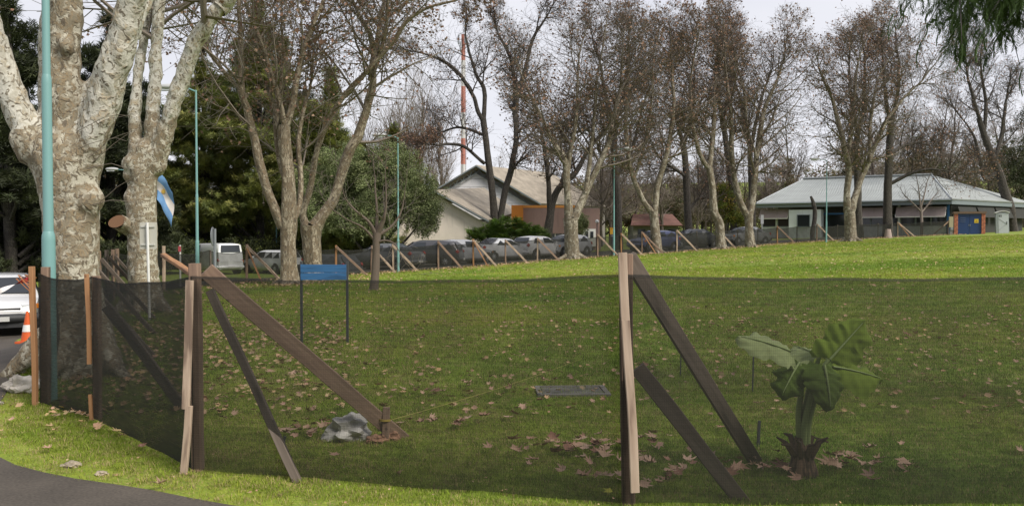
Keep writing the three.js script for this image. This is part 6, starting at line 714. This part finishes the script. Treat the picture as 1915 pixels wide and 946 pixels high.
{ // red and white barrier tape, twisted, tied to the corner post
  const b = base('barrier_tape', [-4.5, 1.2, -7.63]); tag(b, 'twisted red and white barrier tape tied to the corner post', 'tape'); const A = V3(0, 0, 0), E = V3(-1.6, -0.53, 1.23), n = 60, gs = [new Geo(), new Geo()], P = k => { const t = k / n, p = A.clone().lerp(E, t); p.y -= 0.12 * Math.sin(Math.PI * t); return p; };
  for (let k = 0; k < n; k++) { const g = gs[Math.floor(k / 4) % 2], c = k => { const p = P(k), a = k * 0.33 + 0.8 * Math.sin(k * 0.2), u = [0, 0.024 * Math.cos(a), 0.024 * Math.sin(a)]; return [[p.x + u[0], p.y + u[1], p.z + u[2]], [p.x - u[0], p.y - u[1], p.z - u[2]]]; }, [a0, a1] = c(k), [b0, b1] = c(k + 1); g.poly([a0, b0, b1, a1]); }
  add('red_stripes', gs[0], plain(0.5, 0.05, 0.06, 0.5, double), b); add('white_stripes', gs[1], plain(0.68, 0.66, 0.65, 0.5, double), b); const kn = new Geo(); for (let k = 0; k < 5; k++) kn.tube([V3(0.04 * Math.cos(k), 0.02 * Math.sin(k * 2), -0.03), V3(-0.03 - 0.02 * k, 0.03 * Math.cos(k * 2), 0.04), V3(0.02, -0.03 * k, 0.05)], [0.003, 0.007, 0.003], 5); add('knot', kn, plain(0.42, 0.16, 0.06, 0.6), b);
}
// rocks
function rock(x, z, s, seed, label, mat, category = 'rock') { const g = new THREE.IcosahedronGeometry(1, 5), p = g.attributes.position; for (let k = 0; k < p.count; k++) { const v = V3(p.getX(k), p.getY(k), p.getZ(k)), cell = Math.round(noise3(v.x * 1.5 + seed, v.y * 1.5, v.z * 1.5) * 4) / 4, m = 0.82 + 0.5 * cell * 0.7 + 0.3 * noise3(v.x * 2.2, v.y * 2.2 + seed, v.z * 2.2) + 0.07 * noise3(v.x * 8, v.y * 8, v.z * 8 + seed); p.setXYZ(k, v.x * m * s[0], Math.max(-0.03, v.y * m * s[1] + s[1] * 0.45), v.z * m * s[2]); } g.computeVertexNormals(); const b = base(category === 'rock' ? 'rock' : 'rubble_chunk', [x, ground(x, z), z]); tag(b, label, category); mesh('stone', g, mat, b); return b; }
const stoneTex = texture(256, 256, (u, v) => { const a = fbm(u * 5, v * 5, 5, 5, 41), k = 1 + 0.9 * a; return lin(0.45 * k, 0.44 * k, 0.42 * k); }, 1);
const stone = (r, g, b) => std({ map: stoneTex, color: rgb(r / 0.45, g / 0.45, b / 0.45), roughness: 0.95, bumpMap: stoneTex, bumpScale: 0.03 });
const heap = rock(-1.29, -6.38, [0.21, 0.15, 0.15], 4, 'grey lump of broken concrete at the foot of the brace', stone(0.42, 0.42, 0.41)); { const r = mulberry(71); for (let k = 0; k < 3; k++) rock(-1.06 + k * 0.06, -6.26 - k * 0.05, [0.075, 0.05, 0.055], 20 + k, 'small orange brick fragment beside the broken concrete', stone(0.3, 0.175, 0.115), 'brick').userData.group = 'brick fragments'; }
rock(-5.02, -8.35, [0.2, 0.13, 0.15], 9, 'pale chalky rock on the verge beside the corner post', stone(0.5, 0.47, 0.42)); rock(-3.05, -5.62, [0.07, 0.03, 0.05], 12, 'small flat stone at the verge edge by the asphalt', stone(0.3, 0.26, 0.2)); rock(-2.75, -5.43, [0.05, 0.02, 0.035], 14, 'tiny pale chip lying at the grass edge', stone(0.36, 0.31, 0.24)); rock(-4.9, -7.7, [0.09, 0.03, 0.05], 16, 'low grey stone in the grass next to the chalky rock', stone(0.3, 0.28, 0.24));
const stake = (x, z, h, w, m, label) => { const b = base('stake', [x, ground(x, z), z]); tag(b, label, 'stake'); add('shaft', new Geo().beam([0, -0.1, 0], [0.01, h - 0.02, 0], w, w * 0.7, x * 3 + 9), m, b); add('tip', new Geo().beam([0.01, h - 0.02, 0], [0.012, h, 0], w * 0.9, w * 0.62, 3), m, b); return b; };
stake(-0.985, -6.3, 0.27, 0.055, M.woodPink, 'short wooden stake holding the brace and yellow string'); stake(1.86, -6.15, 0.2, 0.022, M.darkSteel, 'thin dark peg at the foot of the leaning brace'); stake(-1.62, -5.75, 0.18, 0.02, M.darkSteel, 'thin dark peg behind the thin brace'); stake(2.45, -8.3, 0.5, 0.014, M.darkSteel, 'thin iron rod standing behind the big-leaved plant'); stake(1.9, -9.2, 0.4, 0.012, M.darkSteel, 'thin iron rod on the open lawn left of the plant');
{ const b = base('string_line', [-0.96, 0, -6.3]); tag(b, 'thin yellow string stretched from the stake across the lawn', 'string'); const p = []; for (let k = 0; k <= 20; k++) { const t = k / 20; p.push(V3(1.86 * t, mix(0.165, 0.03, t) - 0.03 * Math.sin(Math.PI * t), -4.1 * t)); } add('line', new Geo().tube(p, p.map(() => 0.0024), 5), plain(0.42, 0.38, 0.1, 0.7), b); const k2 = []; for (let k = 0; k <= 24; k++) { const a = k / 24 * 12.6; k2.push(V3(-0.025 + 0.042 * Math.cos(a), 0.165 + k * 0.0008, 0.03 * Math.sin(a))); } add('loop', new Geo().tube(k2, k2.map(() => 0.0045), 5), plain(0.4, 0.3, 0.06, 0.7), b); add('end_knot', new Geo().tube([V3(1.86, 0.035, -4.1), V3(1.88, 0.0, -4.11), V3(1.9, -0.05, -4.1)], [0.006, 0.006, 0.006], 6), M.darkSteel, b); }
{ const b = base('inspection_cover', [0.61, ground(0.61, -8.3), -8.3], 0.04); tag(b, 'flat grey concrete inspection cover set in the lawn', 'cover'); const cm = stone(0.17, 0.165, 0.155); add('rim', new Geo().box(-0.34, 0, 0, 0.05, 0.055, 0.5).box(0.34, 0, 0, 0.05, 0.055, 0.5).box(0, 0, 0.22, 0.63, 0.055, 0.05).box(0, 0, -0.22, 0.63, 0.055, 0.05), cm, b); add('lid', new Geo().box(0, -0.005, 0, 0.61, 0.055, 0.37), stone(0.13, 0.13, 0.125), b); }
{ // big-leaved tropical plant: fibrous stump, stout green stalks, lobed leathery leaves
  const b = base('tropical_plant', [1.94, 0, -5.42]); tag(b, 'big-leaved tropical plant with thick green stalks behind the netting', 'plant'); const r = mulberry(501);
  const stalk = plain(0.22, 0.29, 0.10, 0.6), brown = M.barkDark, g0 = new Geo(); g0.tube([V3(0, -0.06, 0), V3(0, 0.04, 0), V3(-0.01, 0.14, 0), V3(-0.01, 0.26, 0)], [0.11, 0.095, 0.065, 0.04], 12, 0.4, 3); for (let k = 0; k < 9; k++) { const a = k * 0.7; g0.tube([V3(Math.cos(a) * 0.05, 0.12, Math.sin(a) * 0.05), V3(Math.cos(a) * 0.11, 0.2 + 0.05 * r(), Math.sin(a) * 0.1), V3(Math.cos(a) * 0.17, 0.21 + 0.07 * r(), Math.sin(a) * 0.15)], [0.022, 0.018, 0.006], 5, 0.3, k); } add('stump', g0, std({ map: M.barkDark.map, color: rgb(1.8, 1.3, 1), roughness: 0.95 }), b);
  const T = (pts, rd) => { const c = new THREE.CatmullRomCurve3(pts.map(p => V3(...p))), q = c.getPoints(12); return add('stalk', new Geo().tube(q, q.map((_, k) => mix(rd[0], rd[1], k / 12)), 9), stalk, b); };
  const lm = (c) => new THREE.MeshPhysicalMaterial({ color: rgb(...c), roughness: 0.8, specularIntensity: 0.3, side: THREE.DoubleSide, transmission: 0.25, thickness: 0 });
  const mats = [lm([0.16, 0.235, 0.025]), lm([0.085, 0.14, 0.018]), lm([0.3, 0.36, 0.16])];
  function leaf(stem, at, dir, nor, len, wid, cup, mat, seed) {
    T(stem, [0.025, 0.012]); const d = V3(...dir).normalize(), s = V3(...nor).cross(d).normalize(), n = d.clone().cross(s), g = new Geo(), nu = 22, nv = 10, o = V3(...at);
    for (let i = 0; i <= nu; i++) for (let j = -nv; j <= nv; j++) { const t = i / nu, e = j / nv, sd = e < 0 ? 3.7 : 0, lob = 0.84 + 0.30 * noise3(t * 5.2 + sd, seed * 2.1, 0.5) + 0.2 * noise3(t * 17 + sd, seed * 2.1, 3.5), w = wid * Math.pow(Math.sin(Math.PI * clamp(0.08 + t * 0.92)), 0.55) * (1.12 - 0.35 * t) * lob, x = e * w, back = -0.16 * len * Math.pow(Math.abs(e), 1.5) * (1 - t), y = len * t + back + 0.10 * len * Math.abs(e) * noise3(t * 6 + sd, seed, 7.7); const h = -cup * Math.abs(e) * Math.abs(e) * wid - 0.5 * len * cup * t * t + 0.008 * Math.sin(t * 34 - Math.abs(e) * 9 + seed) * Math.sqrt(Math.abs(e)) + 0.03 * Math.abs(e) * noise3(t * 4.5 + sd, seed, 2.2) + 0.008 * noise3(t * 7, e * 4, seed); const p = o.clone().addScaledVector(d, y).addScaledVector(s, x).addScaledVector(n, h); g.v(p.x, p.y, p.z, t, e); }
    const W = nv * 2 + 1; for (let i = 0; i < nu; i++) for (let j = 0; j < W - 1; j++) { const a = i * W + j; g.tri(a, a + 1, a + W + 1).tri(a, a + W + 1, a + W); } const lf = add('leaf', g, mat, b); const mp = []; for (let k = 0; k <= 10; k++) { const t = k / 10 * 0.95; mp.push(o.clone().addScaledVector(d, len * t).addScaledVector(n, -0.5 * len * cup * t * t + 0.006)); } add('midrib', new Geo().tube(mp, mp.map((_, k) => 0.009 - k * 0.0007), 6), stalk, lf);
  }
  leaf([[0, 0.1, 0], [-0.03, 0.4, 0.0], [-0.02, 0.6, 0.0], [-0.14, 0.82, 0.02]], [-0.10, 0.83, 0.02], [-1, 0.42, 0.12], [0.45, 0.85, 0.55], 0.36, 0.17, 0.25, mats[2], 1);
  leaf([[0.01, 0.1, 0], [0.01, 0.35, 0], [0.07, 0.62, 0], [0.16, 0.78, 0.02]], [0.17, 0.78, 0.02], [0.62, 0.75, 0.1], [-0.2, 0.3, 1], 0.34, 0.2, 0.2, mats[0], 2);
  leaf([[0.02, 0.1, 0.02], [0.03, 0.35, 0.02], [0.1, 0.6, 0.03], [0.17, 0.72, 0.05]], [0.18, 0.73, 0.05], [1, -0.12, 0.2], [0.0, 0.8, 0.7], 0.32, 0.19, 0.3, mats[0], 3);
  leaf([[0, 0.1, 0.02], [0.0, 0.35, 0.03], [0.05, 0.6, 0.06], [0.1, 0.74, 0.1]], [0.1, 0.75, 0.1], [0.02, -0.9, 0.55], [0.1, 0.45, 0.9], 0.28, 0.16, 0.3, mats[1], 4);
  leaf([[-0.01, 0.1, -0.02], [-0.02, 0.4, -0.02], [0.0, 0.62, -0.03], [-0.02, 0.75, -0.02]], [-0.02, 0.75, -0.02], [-0.55, -0.55, 0.5], [-0.1, 0.8, 0.5], 0.27, 0.17, 0.3, mats[1], 5);
  leaf([[0, 0.1, -0.02], [0.02, 0.4, -0.03], [0.08, 0.65, -0.06], [0.14, 0.78, -0.08]], [0.13, 0.78, -0.08], [-0.25, 0.25, -1], [0, 1, 0.3], 0.3, 0.18, 0.25, mats[2], 6);
}
// ---------------------------------------------------------------- grass, fallen leaves
{
  const r = mulberry(601), tuft = new Geo(); for (let k = 0; k < 14; k++) { const a = r() * 6.28, e = Math.sqrt(r()) * 0.05, p = V3(Math.cos(a) * e, -0.004, Math.sin(a) * e), d = V3((r() - 0.5) * 1.5, 1, (r() - 0.5) * 1.5).normalize(); blade(tuft, p, d, mix(0.0013, 0.0022, r()), mix(0.022, 0.05, r()), 0.003); }
  const m = [], col = [], mt = new THREE.Matrix4(), q = new THREE.Quaternion(), zones = [[4.0, 8.5, 52000, 0.85], [8.5, 16, 42000, 1.35], [16, 32, 70000, 1.8], [32, 66, 95000, 2.4]];
  for (const [d0, d1, n, s] of zones) for (let k = 0; k < n; k++) { const d = Math.sqrt(mix(d0 * d0, d1 * d1, r())), x = mix(-0.72, 0.70, r()) * d, z = -d; if (onRoad(x, z)) continue; const f = d > 22 ? farFenceSide(x, z) : -9; if (f > 0.8) continue;
    const a = fbm(x * 0.22, z * 0.22, 3, 256, 3), p = fbm(x * 1.6, z * 1.6, 3, 256, 17), st = noise3(x * 0.05, z * 0.55, 4.4), edge = d < 8.5 && onRoad(x - 0.16, z + 0.2); if (p > 0.27 && r() < 0.55) continue; if (edge && r() < 0.6) continue;
    const sc = s * mix(0.6, 1.35, r()); q.setFromEuler(new THREE.Euler((r() - 0.5) * 0.5, r() * 6.28, (r() - 0.5) * 0.5)); mt.compose(V3(x, ground(x, z), z), q, V3(sc * 1.1, sc * (s > 2 ? 0.6 : 0.8), sc * 1.1)); m.push(mt.clone());
    const dry = clamp(0.38 + a * 0.9 + p * 0.7 + st * 0.45 + (edge ? 0.6 : 0)), b = mix(0.7, 1.3, r()), c = r() < (d > 20 ? 0.06 : 0.14) + 0.3 * dry * dry ? [0.36, 0.29, 0.13] : mix3([0.14, 0.24, 0.014], d > 14 ? [0.32, 0.365, 0.032] : [0.26, 0.30, 0.032], dry); col.push([c[0] * b, c[1] * b, c[2] * b]); }
  const im = new THREE.InstancedMesh(tuft.geo(), new THREE.MeshPhysicalMaterial({ color: rgb(1, 1, 1), roughness: 0.8, side: THREE.DoubleSide, transmission: 0.3, thickness: 0, specularIntensity: 0.5 }), m.length), c = new THREE.Color(); m.forEach((a, k) => { im.setMatrixAt(k, a); im.setColorAt(k, c.setRGB(...col[k])); });
  im.name = 'grass'; im.castShadow = im.receiveShadow = true; scene.add(im); tag(im, 'short mown grass blades of the lawn and verge', 'grass', null, 'stuff');
}
{
  const r = mulberry(611), cols = [[0.38, 0.235, 0.165], [0.31, 0.18, 0.12], [0.47, 0.32, 0.23], [0.23, 0.12, 0.08], [0.42, 0.28, 0.19]].map(c => plain(...c, 0.85, double)), spots = [];
  const heaps = [[0.55, -6.0, 0.55, 0.28, 62], [0.8, -5.25, 0.4, 0.22, 22], [1.45, -5.5, 0.5, 0.25, 34], [2.3, -5.5, 0.45, 0.25, 26], [-1.6, -6.5, 0.4, 0.25, 26], [-0.7, -6.7, 0.35, 0.2, 16], [-0.6, -8.2, 0.5, 0.3, 18], [0.15, -7.3, 0.4, 0.25, 8]];
  for (const [x, z, w, h, n] of heaps) for (let k = 0; k < n; k++) { const a = r() + r() - 1, b = r() + r() - 1; spots.push([x + a * w * 1.5, z + b * h * 1.5, true]); }
  while (spots.length < 296) { const d = Math.sqrt(mix(26, 15 * 15, r())), x = mix(-0.42, 0.66, r()) * d; if (onRoad(x, -d)) continue; spots.push([x, -d]); }
  spots.push([-3.05, -6.35], [-2.75, -6.02], [-2.2, -5.1], [-3.4, -5.95]);
  const R0 = spots.map((s, k) => { const o = new THREE.Mesh(leafShape[k % 5], cols[Math.floor(r() * 5)]); o.name = numbered('fallen_leaf'); o.castShadow = o.receiveShadow = true; const sc = mix(0.11, 0.22, r()); o.position.set(s[0], ground(s[0], s[1]) + 0.045 + (s[2] ? r() * 0.035 : 0), s[1]); o.rotation.set((r() - 0.5) * 1.0, r() * 6.28, (r() - 0.5) * 1.0); o.scale.set(sc * mix(0.65, 1.1, r()), sc * mix(0.7, 1.3, r()), sc * mix(0.65, 1.1, r())); scene.add(o); return tag(o, k < 296 ? 'dry brown lobed leaf lying on the lawn behind the netting' : 'dry brown leaf lying on the verge in front of the netting', 'leaf', k < 296 ? 'fallen leaves on the lawn' : 'fallen leaves on the verge'); });
  const y = new THREE.Mesh(leafShape[2], plain(0.4, 0.4, 0.05, 0.7, double)); y.name = numbered('fallen_leaf'); y.position.set(0.6, 0.03, -5.0); y.scale.setScalar(0.1); y.rotation.set(0.4, 2, 0.2); y.castShadow = true; scene.add(y); tag(y, 'fresh yellow-green leaf on the grass at the foot of the post', 'leaf');
  // the rest, further off, past counting; thicker under the trees and along the far fence
  const m = [], mt = new THREE.Matrix4(), q = new THREE.Quaternion(), c = new THREE.Color(), put = (x, z, s) => { if (onRoad(x, z)) return; q.setFromEuler(new THREE.Euler((r() - 0.5) * 1.1, r() * 6.28, (r() - 0.5) * 1.1)); mt.compose(V3(x, ground(x, z) + (z < -32 ? 0.085 : z < -16 ? 0.07 : 0.055), z), q, V3(s, s, s)); m.push(mt.clone()); };
  for (let k = 0; k < 13000; k++) { const d = mix(14, 62, Math.pow(r(), 0.85)), x = mix(-0.62, 0.66, r()) * d; if (farFenceSide(x, -d) > 1 || noise3(x * 0.3, d * 0.3, 5) < -0.15 + 0.3 * r() - 0.2) continue; if (r() < 0.4) continue; put(x, -d, mix(0.08, 0.16, r())); }
  for (let k = 0; k < 3600; k++) { const d = Math.sqrt(mix(49, 15 * 15, r())), x = mix(-0.62, r() < 0.5 ? -0.2 : 0.66, r()) * d; if (x < -4.3 - (d - 7.6) * 0.44) continue; put(x, -d, mix(0.06, 0.14, r())); }
  for (let k = 0; k < FAR.length - 1; k++) { const [ax, az] = FAR[k], [bx, bz] = FAR[k + 1], L = Math.hypot(bx - ax, bz - az); for (let j = 0; j < L * 55; j++) { const t = r(), o = Math.pow(r(), 2) * 3.2 - 0.3; put(mix(ax, bx, t) - (bz - az) / L * o, mix(az, bz, t) + (bx - ax) / L * o, mix(0.1, 0.2, r())); } }
  for (const key of ['t1', 't2', 't3', 't4']) { const T = TREES[key]; for (let j = 0; j < 260; j++) { const a = r() * 6.28, e = 0.5 + Math.pow(r(), 1.4) * 3.2; if (key === 't1' && Math.cos(a) < -0.2) continue; put(T.x + Math.cos(a) * e, T.z + Math.sin(a) * e, mix(0.1, 0.17, r())); } }
  for (let k = 0; k < 700; k++) { const t = Math.floor(r() * 90) + 22, p = roadIn[t], e = Math.pow(r(), 1.6); put(p[0] + 0.01 + 0.7 * e, p[1] - 0.02 - 0.8 * e, mix(0.012, 0.04, r())); }
  const im = new THREE.InstancedMesh(leafShape[1], M.dryLeaf, m.length); m.forEach((a, k) => { im.setMatrixAt(k, a); const b = mix(0.6, 1.25, r()); im.setColorAt(k, c.setRGB(0.43 * b, mix(0.26, 0.33, r()) * b, mix(0.14, 0.2, r()) * b)); }); im.name = 'leaf_litter'; im.castShadow = im.receiveShadow = true; scene.add(im); tag(im, 'scattered dead leaves over the far lawn and along the far fence', 'leaves', null, 'stuff');
}
renderer.render(scene, camera);
